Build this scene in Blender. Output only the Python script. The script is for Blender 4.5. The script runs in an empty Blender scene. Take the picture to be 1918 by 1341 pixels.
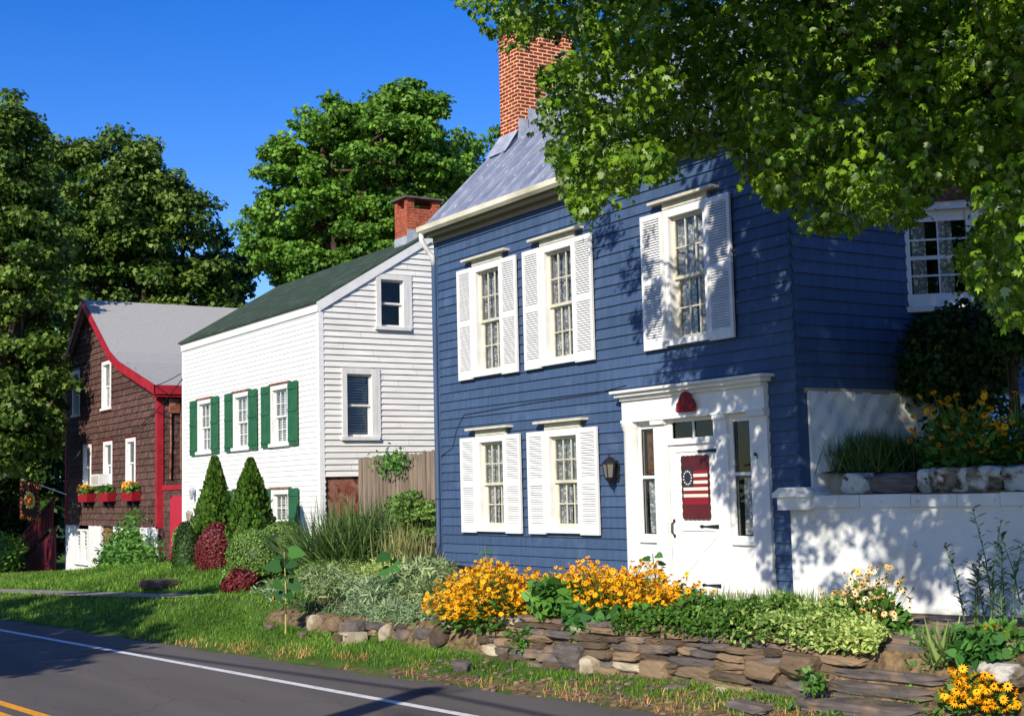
import bpy, bmesh, math, random
import numpy as np
from mathutils import Matrix, Vector
random.seed(7); rng = np.random.default_rng(7)
sc = bpy.context.scene
col = sc.collection
R_ = math.radians

# ------------------------------------------------------------------ camera
CX, CY, FP = 959., 670.5, 2550.
YAW, PITCH, ROLL = R_(-57.2), R_(5.6), R_(-1.4)
_f = np.array([math.sin(YAW)*math.cos(PITCH), math.cos(YAW)*math.cos(PITCH), math.sin(PITCH)])
_r = np.array([math.cos(YAW), -math.sin(YAW), 0.]); _u = np.cross(_r, _f)
CR = _r*math.cos(ROLL)+_u*math.sin(ROLL); CU = -_r*math.sin(ROLL)+_u*math.cos(ROLL); CF = _f
cam = bpy.data.cameras.new('camera'); cam.sensor_width = 36; cam.sensor_fit = 'HORIZONTAL'
cam.lens = FP/1918*36; cam.clip_start = .1; cam.clip_end = 2000
co = bpy.data.objects.new('camera', cam); col.objects.link(co)
co.matrix_world = Matrix(((CR[0], CU[0], -CF[0], 0), (CR[1], CU[1], -CF[1], 0), (CR[2], CU[2], -CF[2], 0), (0, 0, 0, 1)))
sc.camera = co

# ------------------------------------------------------------------ light
SUN_AZ, SUN_EL = R_(33), R_(30)          # azimuth from -Y towards +X
w = bpy.data.worlds.new('World'); sc.world = w; w.use_nodes = True
nt = w.node_tree; bg = nt.nodes['Background']
sky = nt.nodes.new('ShaderNodeTexSky'); sky.sky_type = 'NISHITA'; sky.sun_disc = False
sky.sun_elevation = SUN_EL; sky.sun_rotation = R_(147); sky.air_density = 1.0; sky.dust_density = .15; sky.ozone_density = 3.5
hs = nt.nodes.new('ShaderNodeHueSaturation'); hs.inputs['Saturation'].default_value = 1.4; hs.inputs['Hue'].default_value = .522
nt.links.new(sky.outputs[0], hs.inputs['Color']); nt.links.new(hs.outputs[0], bg.inputs[0]); bg.inputs[1].default_value = .125
sl = bpy.data.lights.new('sun', 'SUN'); sl.energy = 4.3; sl.angle = R_(.5); sl.color = (1, .93, .8)
so = bpy.data.objects.new('sun', sl); col.objects.link(so)
SD_ = Vector((math.sin(SUN_AZ)*math.cos(SUN_EL), -math.cos(SUN_AZ)*math.cos(SUN_EL), math.sin(SUN_EL)))
so.rotation_euler = (-SD_).to_track_quat('-Z', 'Y').to_euler()
sc.view_settings.view_transform = 'Standard'; sc.view_settings.look = 'None'
sc.view_settings.exposure = .5; sc.view_settings.gamma = 1
sc.cycles.max_bounces = 6; sc.cycles.transparent_max_bounces = 12

# ------------------------------------------------------------------ pixel -> place helpers (full size photo pixels)
def ray(px, py): return CF*FP+CR*(px-CX)-CU*(py-CY)
def aty(px, py, Y): d = ray(px, py); return d*(Y/d[1])
def atx(px, py, X): d = ray(px, py); return d*(X/d[0])
def atz(px, py, Z): d = ray(px, py); return d*(Z/d[2])

# ------------------------------------------------------------------ materials
def lin(c):
    f = lambda v: v/12.92 if v <= .04045 else ((v+.055)/1.055)**2.4
    return tuple(f(v/255.) for v in c)+(1.,)
def mat(name, base, rough=.75, spec=.25, c2=None, ns=4., nv=(1, 1, 1), lo=.35, hi=.7, tint=0., tc=None, bump=0., bs=40., bv=None,
        trans=0., metal=0., emit=None, c3=None, ns3=1., lo3=.5, hi3=.65, coat=0.):
    """Principled: base colour, optionally mixed with c2 (noise) and c3 (second noise); per-face 'tint' varies the value or mixes towards tc."""
    m = bpy.data.materials.new(name); m.use_nodes = True; t = m.node_tree; N = t.nodes; L = t.links
    b = N['Principled BSDF']; b.inputs['Roughness'].default_value = rough; b.inputs['Specular IOR Level'].default_value = spec
    b.inputs['Metallic'].default_value = metal
    tcn = N.new('ShaderNodeTexCoord')
    def noise(scale, vec, detail=4):
        mp = N.new('ShaderNodeMapping'); mp.inputs['Scale'].default_value = vec; L.new(tcn.outputs['Object'], mp.inputs[0])
        n = N.new('ShaderNodeTexNoise'); n.inputs['Scale'].default_value = scale; n.inputs['Detail'].default_value = detail
        L.new(mp.outputs[0], n.inputs['Vector']); return n.outputs['Fac']
    def ramp(src, a, z):
        r = N.new('ShaderNodeMapRange'); r.inputs[1].default_value = a; r.inputs[2].default_value = z; L.new(src, r.inputs[0]); return r.outputs[0]
    def mix(fac, a, z, mode='MIX'):
        x = N.new('ShaderNodeMix'); x.data_type = 'RGBA'; x.blend_type = mode
        if isinstance(fac, float): x.inputs[0].default_value = fac
        else: L.new(fac, x.inputs[0])
        for s, v in ((6, a), (7, z)):
            if isinstance(v, tuple): x.inputs[s].default_value = v
            else: L.new(v, x.inputs[s])
        return x.outputs[2]
    c = base if len(base) == 4 else tuple(base)+(1.,)
    if c2 is not None: c = mix(ramp(noise(ns, nv), lo, hi), c, c2 if len(c2) == 4 else tuple(c2)+(1.,))
    if c3 is not None: c = mix(ramp(noise(ns3, (1, 1, 1), 6), lo3, hi3), c, c3 if len(c3) == 4 else tuple(c3)+(1.,))
    if tint or tc is not None:
        a = N.new('ShaderNodeAttribute'); a.attribute_name = 'tint'
        if tc is not None: c = mix(a.outputs['Fac'], c, tc if len(tc) == 4 else tuple(tc)+(1.,))
        if tint:
            r = N.new('ShaderNodeMapRange'); L.new(a.outputs['Fac'], r.inputs[0]); r.inputs[3].default_value = 1-tint; r.inputs[4].default_value = 1+tint
            cm = N.new('ShaderNodeCombineColor'); [L.new(r.outputs[0], cm.inputs[i]) for i in range(3)]
            c = mix(1., c, cm.outputs[0], 'MULTIPLY')
    if isinstance(c, tuple): b.inputs['Base Color'].default_value = c
    else: L.new(c, b.inputs['Base Color'])
    if coat: b.inputs['Coat Weight'].default_value = coat
    if bump:
        bn = N.new('ShaderNodeBump'); bn.inputs['Strength'].default_value = .6; bn.inputs['Distance'].default_value = bump
        L.new(noise(bs, bv or (1, 1, 1), 5), bn.inputs['Height']); L.new(bn.outputs[0], b.inputs['Normal'])
    if trans:
        tr = N.new('ShaderNodeBsdfTranslucent'); ms = N.new('ShaderNodeMixShader'); ms.inputs[0].default_value = trans
        if isinstance(c, tuple): tr.inputs[0].default_value = c
        else: L.new(c, tr.inputs[0])
        L.new(b.outputs[0], ms.inputs[1]); L.new(tr.outputs[0], ms.inputs[2]); L.new(ms.outputs[0], N['Material Output'].inputs[0])
    return m
def brickmat(name, c1, c2, mortar, rot=False, sx=.2, sy=.067, msize=.012, bump=.006, extra=None):
    m = bpy.data.materials.new(name); m.use_nodes = True; t = m.node_tree; N = t.nodes; L = t.links; b = N['Principled BSDF']
    b.inputs['Roughness'].default_value = .9; b.inputs['Specular IOR Level'].default_value = .15
    tcn = N.new('ShaderNodeTexCoord'); s = N.new('ShaderNodeSeparateXYZ'); L.new(tcn.outputs['Object'], s.inputs[0])
    g = N.new('ShaderNodeNewGeometry'); sn = N.new('ShaderNodeSeparateXYZ'); L.new(g.outputs['Normal'], sn.inputs[0])
    ab = N.new('ShaderNodeMath'); ab.operation = 'ABSOLUTE'; L.new(sn.outputs[0], ab.inputs[0])
    gt = N.new('ShaderNodeMath'); gt.operation = 'GREATER_THAN'; gt.inputs[1].default_value = .7; L.new(ab.outputs[0], gt.inputs[0])
    mx = N.new('ShaderNodeMix'); L.new(gt.outputs[0], mx.inputs[0]); L.new(s.outputs[0], mx.inputs[2]); L.new(s.outputs[1], mx.inputs[3])
    cb = N.new('ShaderNodeCombineXYZ'); L.new(mx.outputs[0], cb.inputs[0]); L.new(s.outputs[2], cb.inputs[1])
    k = N.new('ShaderNodeTexBrick'); k.inputs['Scale'].default_value = 1; k.inputs['Brick Width'].default_value = sx; k.inputs['Row Height'].default_value = sy
    k.inputs['Mortar Size'].default_value = msize; k.inputs['Mortar Smooth'].default_value = .2; k.inputs['Bias'].default_value = -.2
    k.inputs['Color1'].default_value = c1; k.inputs['Color2'].default_value = c2; k.inputs['Mortar'].default_value = mortar
    L.new(cb.outputs[0], k.inputs['Vector'])
    n = N.new('ShaderNodeTexNoise'); n.inputs['Scale'].default_value = 9; n.inputs['Detail'].default_value = 5; L.new(tcn.outputs['Object'], n.inputs['Vector'])
    r = N.new('ShaderNodeMapRange'); L.new(n.outputs[0], r.inputs[0]); r.inputs[1].default_value = .3; r.inputs[2].default_value = .7; r.inputs[3].default_value = .65; r.inputs[4].default_value = 1.25
    cm = N.new('ShaderNodeCombineColor'); [L.new(r.outputs[0], cm.inputs[i]) for i in range(3)]
    x = N.new('ShaderNodeMix'); x.data_type = 'RGBA'; x.blend_type = 'MULTIPLY'; x.inputs[0].default_value = 1; L.new(k.outputs[0], x.inputs[6]); L.new(cm.outputs[0], x.inputs[7])
    L.new(x.outputs[2], b.inputs['Base Color'])
    bn = N.new('ShaderNodeBump'); bn.invert = True; bn.inputs['Distance'].default_value = bump; L.new(k.outputs['Fac'], bn.inputs['Height']); L.new(bn.outputs[0], b.inputs['Normal'])
    return m
def glassmat():
    m = bpy.data.materials.new('window_glass'); m.use_nodes = True; t = m.node_tree; N = t.nodes; L = t.links
    N.remove(N['Principled BSDF']); g = N.new('ShaderNodeBsdfGlossy'); g.inputs['Roughness'].default_value = .03; g.inputs[0].default_value = (.9, .95, 1, 1)
    tr = N.new('ShaderNodeBsdfTransparent'); tr.inputs[0].default_value = (.93, .95, .95, 1); fr = N.new('ShaderNodeFresnel'); fr.inputs[0].default_value = 1.45
    n = N.new('ShaderNodeTexNoise'); n.inputs['Scale'].default_value = 3.5; bn = N.new('ShaderNodeBump'); bn.inputs['Distance'].default_value = .012; bn.inputs['Strength'].default_value = .5
    tcn = N.new('ShaderNodeTexCoord'); L.new(tcn.outputs['Object'], n.inputs['Vector']); L.new(n.outputs[0], bn.inputs['Height']); L.new(bn.outputs[0], g.inputs['Normal'])
    ms = N.new('ShaderNodeMixShader'); L.new(fr.outputs[0], ms.inputs[0]); L.new(tr.outputs[0], ms.inputs[1]); L.new(g.outputs[0], ms.inputs[2])
    L.new(ms.outputs[0], N['Material Output'].inputs[0]); return m
def lacemat():
    m = bpy.data.materials.new('lace_curtain'); m.use_nodes = True; t = m.node_tree; N = t.nodes; L = t.links; b = N['Principled BSDF']
    b.inputs['Roughness'].default_value = .9; b.inputs['Base Color'].default_value = (.9, .9, .85, 1)
    tcn = N.new('ShaderNodeTexCoord'); v = N.new('ShaderNodeTexVoronoi'); v.inputs['Scale'].default_value = 22; L.new(tcn.outputs['Object'], v.inputs['Vector'])
    n = N.new('ShaderNodeTexNoise'); n.inputs['Scale'].default_value = 9; n.inputs['Detail'].default_value = 6; L.new(tcn.outputs['Object'], n.inputs['Vector'])
    ad = N.new('ShaderNodeMath'); ad.operation = 'ADD'; L.new(v.outputs['Distance'], ad.inputs[0]); L.new(n.outputs[0], ad.inputs[1])
    r = N.new('ShaderNodeMapRange'); r.inputs[1].default_value = .7; r.inputs[2].default_value = 1.05; r.inputs[3].default_value = 1; r.inputs[4].default_value = .86; L.new(ad.outputs[0], r.inputs[0])
    L.new(r.outputs[0], b.inputs['Alpha']); r2 = N.new('ShaderNodeMapRange'); r2.inputs[1].default_value = .7; r2.inputs[2].default_value = 1.1; r2.inputs[3].default_value = .95; r2.inputs[4].default_value = .4; L.new(ad.outputs[0], r2.inputs[0]); cm = N.new('ShaderNodeCombineColor'); [L.new(r2.outputs[0], cm.inputs[i]) for i in range(3)]; L.new(cm.outputs[0], b.inputs['Base Color']); return m

WHITE = mat('white_paint', (.78, .77, .74), .5, .35, c2=(.70, .69, .66), ns=5, tint=.05, bump=.001, bs=60)
WHITE_OLD = mat('weathered_white_paint', (.72, .70, .66), .6, .3, c2=(.56, .54, .49), ns=6, nv=(1, 1, .3), lo=.45, hi=.8, bump=.002)
CREAM = mat('cream_paint', (.64, .60, .47), .5, .3, c2=(.5, .46, .35), ns=8)
BLUE = mat('blue_clapboard_paint', lin((66, 87, 118)), .62, .3, c2=lin((57, 76, 104)), ns=2.2, nv=(7, 7, .5), tint=.13, bump=.002, bs=30, bv=(.4, 1, 6), c3=lin((82, 100, 128)), ns3=2.2, lo3=.58, hi3=.78)
SIDING = mat('white_clapboard_paint', (.76, .75, .73), .55, .3, c2=(.68, .67, .64), ns=3, nv=(.5, .5, 4), tint=.05, bump=.0015, bs=30)
SIDING2 = mat('cream_white_siding', (.80, .77, .71), .55, .3, c2=(.66, .63, .58), ns=3, nv=(.5, .5, 4), tint=.05)
SHAKE = mat('brown_wood_shingle', lin((100, 76, 69)), .9, .1, c2=lin((68, 51, 47)), ns=6, nv=(2, 2, 1), tint=.32, bump=.006, bs=50, bv=(3, 3, .5), c3=lin((122, 100, 90)), ns3=5, lo3=.6, hi3=.75)
REDP = mat('barn_red_paint', lin((166, 34, 48)), .6, .3, c2=lin((140, 26, 38)), ns=4)
REDD = mat('dark_red_paint', lin((104, 26, 38)), .6, .3, c2=lin((80, 20, 28)), ns=5)
GREENP = mat('green_shutter_paint', lin((42, 98, 64)), .5, .35, c2=lin((34, 84, 54)), ns=5)
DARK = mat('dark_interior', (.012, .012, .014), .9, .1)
GLASS = glassmat(); LACE = lacemat()
BLIND = mat('white_blind', (.86, .86, .82), .6)
SHADE = mat('roller_shade', lin((60, 92, 84)), .8)
METAL = mat('galvanised_roof', lin((134, 140, 156)), .55, .4, c2=lin((104, 112, 134)), ns=2.4, nv=(1, 1, 1), metal=.1, c3=lin((196, 196, 198)), ns3=9, lo3=.63, hi3=.7, bump=.004, bs=6)
LEAD = mat('lead_flashing', lin((176, 180, 188)), .5, .4, c2=lin((140, 146, 156)), ns=5, metal=.1)
GUTTER = mat('gutter_cream', lin((226, 220, 196)), .5, .3, c2=lin((180, 172, 146)), ns=4, nv=(.4, 1, 1))
SOFFIT = mat('soffit_grey', lin((150, 142, 124)), .7)
BRICK = brickmat('red_brick', lin((146, 52, 40)), lin((112, 38, 32)), lin((226, 184, 136)), msize=.011)
BRICK2 = brickmat('weathered_brick', lin((168, 82, 58)), lin((136, 62, 46)), lin((176, 120, 92)), msize=.008)
BLACK = mat('black_iron', (.02, .02, .022), .45, .5, metal=.4)
DKGLASS = mat('smoked_lamp_glass', (.16, .15, .12), .2, .5)
GREENROOF = mat('green_shingle_roof', lin((60, 74, 62)), .95, .1, c2=lin((48, 60, 50)), ns=14, bump=.006, bs=60, c3=lin((72, 84, 70)), ns3=3)
GREYROOF = mat('grey_shingle_roof', lin((164, 162, 158)), .95, .1, c2=lin((146, 144, 142)), ns=18, bump=.004, bs=60, c3=lin((156, 155, 150)), ns3=3)
STUCCO = mat('white_rough_stucco', (.74, .74, .72), .85, .15, c2=(.6, .6, .58), ns=3, lo=.4, hi=.75, bump=.035, bs=4, c3=(.4, .38, .34), ns3=9, lo3=.66, hi3=.78)
STUCCO_SM = mat('white_smooth_stucco', (.70, .70, .69), .85, .12, c2=(.58, .58, .56), ns=1.4, bump=.012, bs=9, c3=(.4, .38, .34), ns3=11, lo3=.64, hi3=.76)
STONEM = mat('fieldstone', lin((102, 88, 74)), .92, .12, c2=lin((74, 64, 56)), ns=5, tc=lin((126, 106, 82)), tint=.3, bump=.014, bs=14, c3=lin((108, 82, 64)), ns3=3, lo3=.55, hi3=.75)
STONEG = mat('grey_slate_stone', lin((102, 94, 90)), .9, .15, c2=lin((74, 68, 66)), ns=4, nv=(1, 1, 5), tint=.2, bump=.012, bs=12, c3=lin((132, 112, 92)), ns3=3, lo3=.5, hi3=.7)
STONEW = mat('pale_stone', lin((186, 174, 150)), .9, .12, c2=lin((136, 120, 98)), ns=5, tint=.12, bump=.01, bs=14)
STONED = mat('lichen_stone', lin((126, 116, 100)), .92, .1, c2=lin((70, 62, 50)), ns=7, lo=.4, hi=.6, bump=.02, bs=10, c3=lin((190, 186, 176)), ns3=5, lo3=.5, hi3=.6)
SOIL = mat('garden_soil', lin((92, 72, 52)), .95, .05, c2=lin((60, 46, 34)), ns=9, bump=.02, bs=20)
BARK = mat('bark', lin((84, 70, 58)), .95, .08, c2=lin((52, 42, 34)), ns=8, nv=(1, 1, .25), bump=.02, bs=20, bv=(1, 1, .2))
POSTW = mat('weathered_picket', lin((136, 120, 104)), .95, .08, c2=lin((104, 92, 80)), ns=10, nv=(1, 1, .1), tint=.22, bump=.004, bs=40, bv=(1, 1, .1))
RUST = mat('rusty_board', lin((130, 74, 58)), .9, .1, c2=lin((150, 118, 100)), ns=4, c3=lin((96, 48, 36)), ns3=7)
def leafm(n, a, b, trans=.3, rough=.5, tint=.25, spec=.3, under=None): return mat(n, lin(a), rough, spec, tc=lin(b), tint=tint, trans=trans)
L_MAPLE = leafm('maple_leaf', (64, 110, 22), (138, 170, 48), .36, .42)
L_PALE = leafm('maple_leaf_underside', (124, 150, 96), (168, 184, 130), .3, .6)
L_TREE = leafm('broad_tree_leaf', (68, 114, 34), (122, 160, 56), .3)
L_LEFT = leafm('olive_tree_leaf', (48, 84, 28), (118, 140, 56), .28)
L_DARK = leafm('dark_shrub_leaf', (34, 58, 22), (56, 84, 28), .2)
L_BOX = leafm('boxwood_leaf', (76, 110, 44), (126, 156, 72), .2)
L_ARB = leafm('arborvitae_spray', (42, 86, 28), (92, 120, 38), .15)
L_RED = leafm('barberry_leaf', (86, 28, 36), (128, 52, 50), .2)
L_LAV = leafm('silver_green_leaf', (96, 122, 82), (150, 170, 124), .15)
L_GRS = leafm('tall_grass_blade', (70, 104, 46), (150, 166, 96), .3)
L_GRD = leafm('dark_grass_blade', (52, 84, 36), (110, 134, 74), .25)
L_RIB = leafm('ribbon_grass_leaf', (84, 116, 58), (176, 188, 134), .25)
L_REED = leafm('reed_blade', (104, 122, 70), (170, 160, 104), .25)
L_VAR = leafm('variegated_leaf', (84, 128, 44), (206, 216, 128), .25)
L_FOL = leafm('perennial_leaf', (58, 104, 40), (98, 142, 56), .25)
L_HOS = leafm('broad_garden_leaf', (46, 92, 40), (74, 122, 52), .25)
L_LAWN = leafm('lawn_blade', (64, 108, 30), (120, 154, 52), .3)
L_DRY = leafm('dry_grass_blade', (176, 124, 70), (206, 160, 100), .2)
PETAL = mat('golden_petal', lin((246, 158, 10)), .6, .2, tc=lin((252, 186, 24)), trans=.15)
PETALW = mat('pale_petal', lin((232, 226, 190)), .6, .2, tc=lin((244, 190, 80)), trans=.15)
CONE = mat('flower_cone', lin((60, 32, 16)), .9, .1)
PETALR = mat('orange_petal', lin((236, 110, 24)), .6, .2, tc=lin((250, 180, 40)), trans=.1)
STEM = mat('green_stem', lin((84, 116, 50)), .7)
STEMY = mat('tan_stake', lin((176, 164, 96)), .7)
COPPER = mat('copper_roof', lin((150, 78, 60)), .45, .5, metal=.4, c2=lin((100, 50, 44)), ns=3)

# ------------------------------------------------------------------ object helpers
def tag(o, label=None, cat=None, group=None, kind=None):
    if label: o['label'] = label
    if cat: o['category'] = cat
    if group: o['group'] = group
    if kind: o['kind'] = kind
    return o
def thing(name, label, cat, loc=(0, 0, 0), group=None):
    o = bpy.data.objects.new(name, None); o.empty_display_size = .2; col.objects.link(o); o.location = Vector(tuple(float(v) for v in loc)); return tag(o, label, cat, group)
def attach(o, parent):
    if parent is not None:
        o.parent = parent
        if parent.type == 'EMPTY': o.matrix_parent_inverse = Matrix.Translation(-Vector(parent.location))
def copy_tree(o, parent=None):
    c = o.copy(); col.objects.link(c); c.parent = parent
    for ch in [x for x in bpy.data.objects if x.parent == o]: copy_tree(ch, c)
    return c
def FR(y): return lambda p: (p[0], y-p[2], p[1])          # wall facing the street
def SD(x): return lambda p: (x+p[2], p[0], p[1])          # wall facing +X
ID = lambda p: p
class MB:
    def __init__(s, T=ID): s.v = []; s.f = []; s.m = []; s.t = []; s.T = T; s.smooth = False
    def face(s, pts, mi=0, t=None):
        i = len(s.v); s.v += [s.T(p) for p in pts]; s.f.append(tuple(range(i, i+len(pts)))); s.m.append(mi); s.t.append(random.random() if t is None else t)
    def box(s, a, b, mi=0, t=None, skip=()):
        t = random.random() if t is None else t
        x0, x1 = sorted((a[0], b[0])); y0, y1 = sorted((a[1], b[1])); z0, z1 = sorted((a[2], b[2])); i = len(s.v)
        s.v += [s.T(p) for p in ((x0, y0, z0), (x1, y0, z0), (x1, y1, z0), (x0, y1, z0), (x0, y0, z1), (x1, y0, z1), (x1, y1, z1), (x0, y1, z1))]
        for k, q in enumerate(((3, 2, 1, 0), (4, 5, 6, 7), (0, 1, 5, 4), (1, 2, 6, 5), (2, 3, 7, 6), (3, 0, 4, 7))):
            if k in skip: continue
            s.f.append(tuple(i+j for j in q)); s.m.append(mi); s.t.append(t)
    def prism(s, poly, w0, w1, mi=0, t=None):
        """poly of (u,v), extruded along w."""
        n = len(poly); i = len(s.v); t = random.random() if t is None else t
        s.v += [s.T((p[0], p[1], w0)) for p in poly]+[s.T((p[0], p[1], w1)) for p in poly]
        fs = [tuple(i+k for k in range(n))[::-1], tuple(i+n+k for k in range(n))]+[(i+k, i+(k+1) % n, i+n+(k+1) % n, i+n+k) for k in range(n)]
        for f in fs: s.f.append(f); s.m.append(mi); s.t.append(t)
    def tube(s, pts, r, n=8, mi=0, cap=True, t=None):
        pts = [Vector(s.T(p)) for p in pts]; rs = r if isinstance(r, (list, tuple)) else [r]*len(pts); t = random.random() if t is None else t
        i0 = len(s.v)
        for k, p in enumerate(pts):
            d = (pts[min(k+1, len(pts)-1)]-pts[max(k-1, 0)]).normalized()
            a = d.orthogonal().normalized() if k == 0 else (a-d*a.dot(d)).normalized()
            b = d.cross(a)
            for j in range(n):
                an = 2*math.pi*j/n; s.v.append(tuple(p+a*math.cos(an)*rs[k]+b*math.sin(an)*rs[k]))
        for k in range(len(pts)-1):
            for j in range(n):
                a0 = i0+k*n+j; a1 = i0+k*n+(j+1) % n
                s.f.append((a0, a1, a1+n, a0+n)); s.m.append(mi); s.t.append(t)
        if cap:
            s.f.append(tuple(i0+j for j in range(n))[::-1]); s.m.append(mi); s.t.append(t)
            s.f.append(tuple(i0+(len(pts)-1)*n+j for j in range(n))); s.m.append(mi); s.t.append(t)
    def lathe(s, c, prof, n=12, mi=0, t=None):
        """prof [(r,z)], about z through c (in local T space)."""
        i0 = len(s.v); t = .5 if t is None else t
        for (r, z) in prof:
            for j in range(n): an = 2*math.pi*j/n; s.v.append(s.T((c[0]+r*math.cos(an), c[1]+r*math.sin(an), c[2]+z)))
        for k in range(len(prof)-1):
            for j in range(n):
                a0 = i0+k*n+j; a1 = i0+k*n+(j+1) % n; s.f.append((a0, a1, a1+n, a0+n)); s.m.append(mi); s.t.append(t)
    def build(s, name, mats, parent=None, smooth=False):
        me = bpy.data.meshes.new(name); me.from_pydata(s.v, [], s.f); mats = mats if isinstance(mats, (list, tuple)) else [mats]
        for m in mats: me.materials.append(m)
        me.polygons.foreach_set('material_index', s.m); a = me.attributes.new('tint', 'FLOAT', 'FACE'); a.data.foreach_set('value', s.t)
        if smooth or s.smooth: me.polygons.foreach_set('use_smooth', [True]*len(s.f))
        me.update(); o = bpy.data.objects.new(name, me); col.objects.link(o); attach(o, parent); return o
def npmesh(name, V, F, mats, tint, mi=None, parent=None, smooth=False):
    """V (n,3), F (m,k) fixed size faces."""
    me = bpy.data.meshes.new(name); m, k = F.shape
    me.vertices.add(len(V)); me.vertices.foreach_set('co', V.astype(np.float32).ravel())
    me.loops.add(m*k); me.loops.foreach_set('vertex_index', F.astype(np.int32).ravel())
    me.polygons.add(m); me.polygons.foreach_set('loop_start', np.arange(0, m*k, k, dtype=np.int32)); me.polygons.foreach_set('loop_total', np.full(m, k, np.int32))
    for x in (mats if isinstance(mats, (list, tuple)) else [mats]): me.materials.append(x)
    if mi is not None: me.polygons.foreach_set('material_index', mi.astype(np.int32))
    a = me.attributes.new('tint', 'FLOAT', 'FACE'); a.data.foreach_set('value', tint.astype(np.float32))
    me.update(calc_edges=True); me.validate()
    if smooth: me.polygons.foreach_set('use_smooth', [True]*m)
    o = bpy.data.objects.new(name, me); col.objects.link(o); attach(o, parent); return o
# leaf outlines: (along, across, lift)
T_MAPLE = np.array([(0, 0, 0), (.12, .28, .02), (.34, .5, -.05), (.42, .26, .03), (.74, .34, -.04), (.7, .14, .03), (1, 0, -.08), (.7, -.14, .03), (.74, -.34, -.04), (.42, -.26, .03), (.34, -.5, -.05), (.12, -.28, .02)])
T_LEAF = np.array([(0, 0, 0), (.35, .24, .05), (.8, .15, .02), (1, 0, -.06), (.8, -.15, .02), (.35, -.24, .05)])
T_QUAD = np.array([(0, 0, 0), (.5, .36, .06), (1, 0, -.05), (.5, -.36, .06)])
T_CLUMP = np.array([(0, -.1, 0), (.1, .3, .05), (.45, .2, 0), (.6, .5, -.04), (.8, .12, .03), (1, -.05, -.06), (.7, -.2, 0), (.55, -.5, .04), (.3, -.22, .02)])
T_BLADE = np.array([(0, .04, 0), (.55, .03, .08), (1, 0, -.1), (.55, -.03, .08), (0, -.04, 0)])
T_HEART = np.array([(.02, 0, 0), (-.06, .25, .02), (.2, .42, .04), (.6, .3, .02), (1, 0, -.1), (.6, -.3, .02), (.2, -.42, .04), (-.06, -.25, .02)])
def unit(a): return a/np.maximum(np.linalg.norm(a, axis=-1, keepdims=True), 1e-9)
def leaves(name, P, A, N, S, tmpl, mats, tint, parent=None, mi=None):
    A = unit(A); B = unit(np.cross(N, A)); C = np.cross(A, B); t = tmpl; k = len(t)
    V = P[:, None, :]+S[:, None, None]*(t[None, :, 0:1]*A[:, None, :]+t[None, :, 1:2]*B[:, None, :]+t[None, :, 2:3]*C[:, None, :])
    F = np.arange(len(P)*k).reshape(len(P), k)
    return npmesh(name, V.reshape(-1, 3), F, mats, tint, mi, parent)
def rdir(n): return unit(rng.normal(size=(n, 3)))
def clumpy(centres, radii, per, flat=.55, size=.1, up=.6, droop=.25, jitter=.3):
    """leaves gathered in flattened clumps round the centres -> P, A, N, S, tint"""
    n = len(centres); idx = np.repeat(np.arange(n), per); d = rdir(len(idx)); r = rng.random(len(idx))**(1/2.2)
    off = d*r[:, None]*radii[idx][:, None]; off[:, 2] *= flat
    P = centres[idx]+off
    N = unit(d*.6+np.array([0, 0, up])+rng.normal(size=d.shape)*.45)
    A = unit(np.cross(N, rdir(len(idx)))+np.array([0, 0, -droop])+d*.3)
    S = size*(1+jitter*rng.uniform(-1, 1, len(idx)))
    ct = rng.random(n); tint = np.clip(.5*ct[idx]+.6*rng.random(len(idx))-.05, 0, 1)
    return P, A, N, S, tint
_bm = bmesh.new(); bmesh.ops.create_icosphere(_bm, subdivisions=3, radius=1); _bm.verts.ensure_lookup_table()
ICO = np.array([v.co[:] for v in _bm.verts]); ICOF = [tuple(v.index for v in f.verts) for f in _bm.faces]; _bm.free()
_bm = bmesh.new(); bmesh.ops.create_icosphere(_bm, subdivisions=2, radius=1); _bm.verts.ensure_lookup_table()
ICO2 = np.array([v.co[:] for v in _bm.verts]); ICO2F = [tuple(v.index for v in f.verts) for f in _bm.faces]; _bm.free()
def rock(mb, c, size, yaw=0., boxy=4., rough=.1, mi=0, t=None, tilt=0., hi=False, chips=0.):
    V = ICO if hi else ICO2; Fs = ICOF if hi else ICO2F
    r = (np.abs(V)**boxy).sum(1)**(-1/boxy); P = V*r[:, None]
    k = rng.normal(size=(5, 3))*2.2; ph = rng.uniform(0, 6, 5)
    P = P*(1+rough*sum(np.sin(V@k[i]+ph[i]) for i in range(5))[:, None]/2.2)
    if chips:
        # a few planes knock the corners off, then a fine grain
        for _ in range(7):
            d = rdir(1)[0]; h = rng.uniform(.78, 1.0)*np.max(P@d); q = P@d-h; P = P-np.maximum(q, 0)[:, None]*d
        k = rng.normal(size=(4, 3))*9; P = P+V*(chips*sum(np.sin(V@k[i]+ph[i]) for i in range(4)))[:, None]
    P = P*np.array(size)/2
    ct, st = math.cos(tilt), math.sin(tilt); P = np.stack([P[:, 0]*ct-P[:, 2]*st, P[:, 1], P[:, 0]*st+P[:, 2]*ct], 1)
    cy, sy = math.cos(yaw), math.sin(yaw); P = np.stack([P[:, 0]*cy-P[:, 1]*sy, P[:, 0]*sy+P[:, 1]*cy, P[:, 2]], 1)+np.array(c)
    i = len(mb.v); mb.v += [tuple(p) for p in P]; t = random.random() if t is None else t
    for f in Fs: mb.f.append(tuple(i+j for j in f)); mb.m.append(mi); mb.t.append(t)

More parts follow.
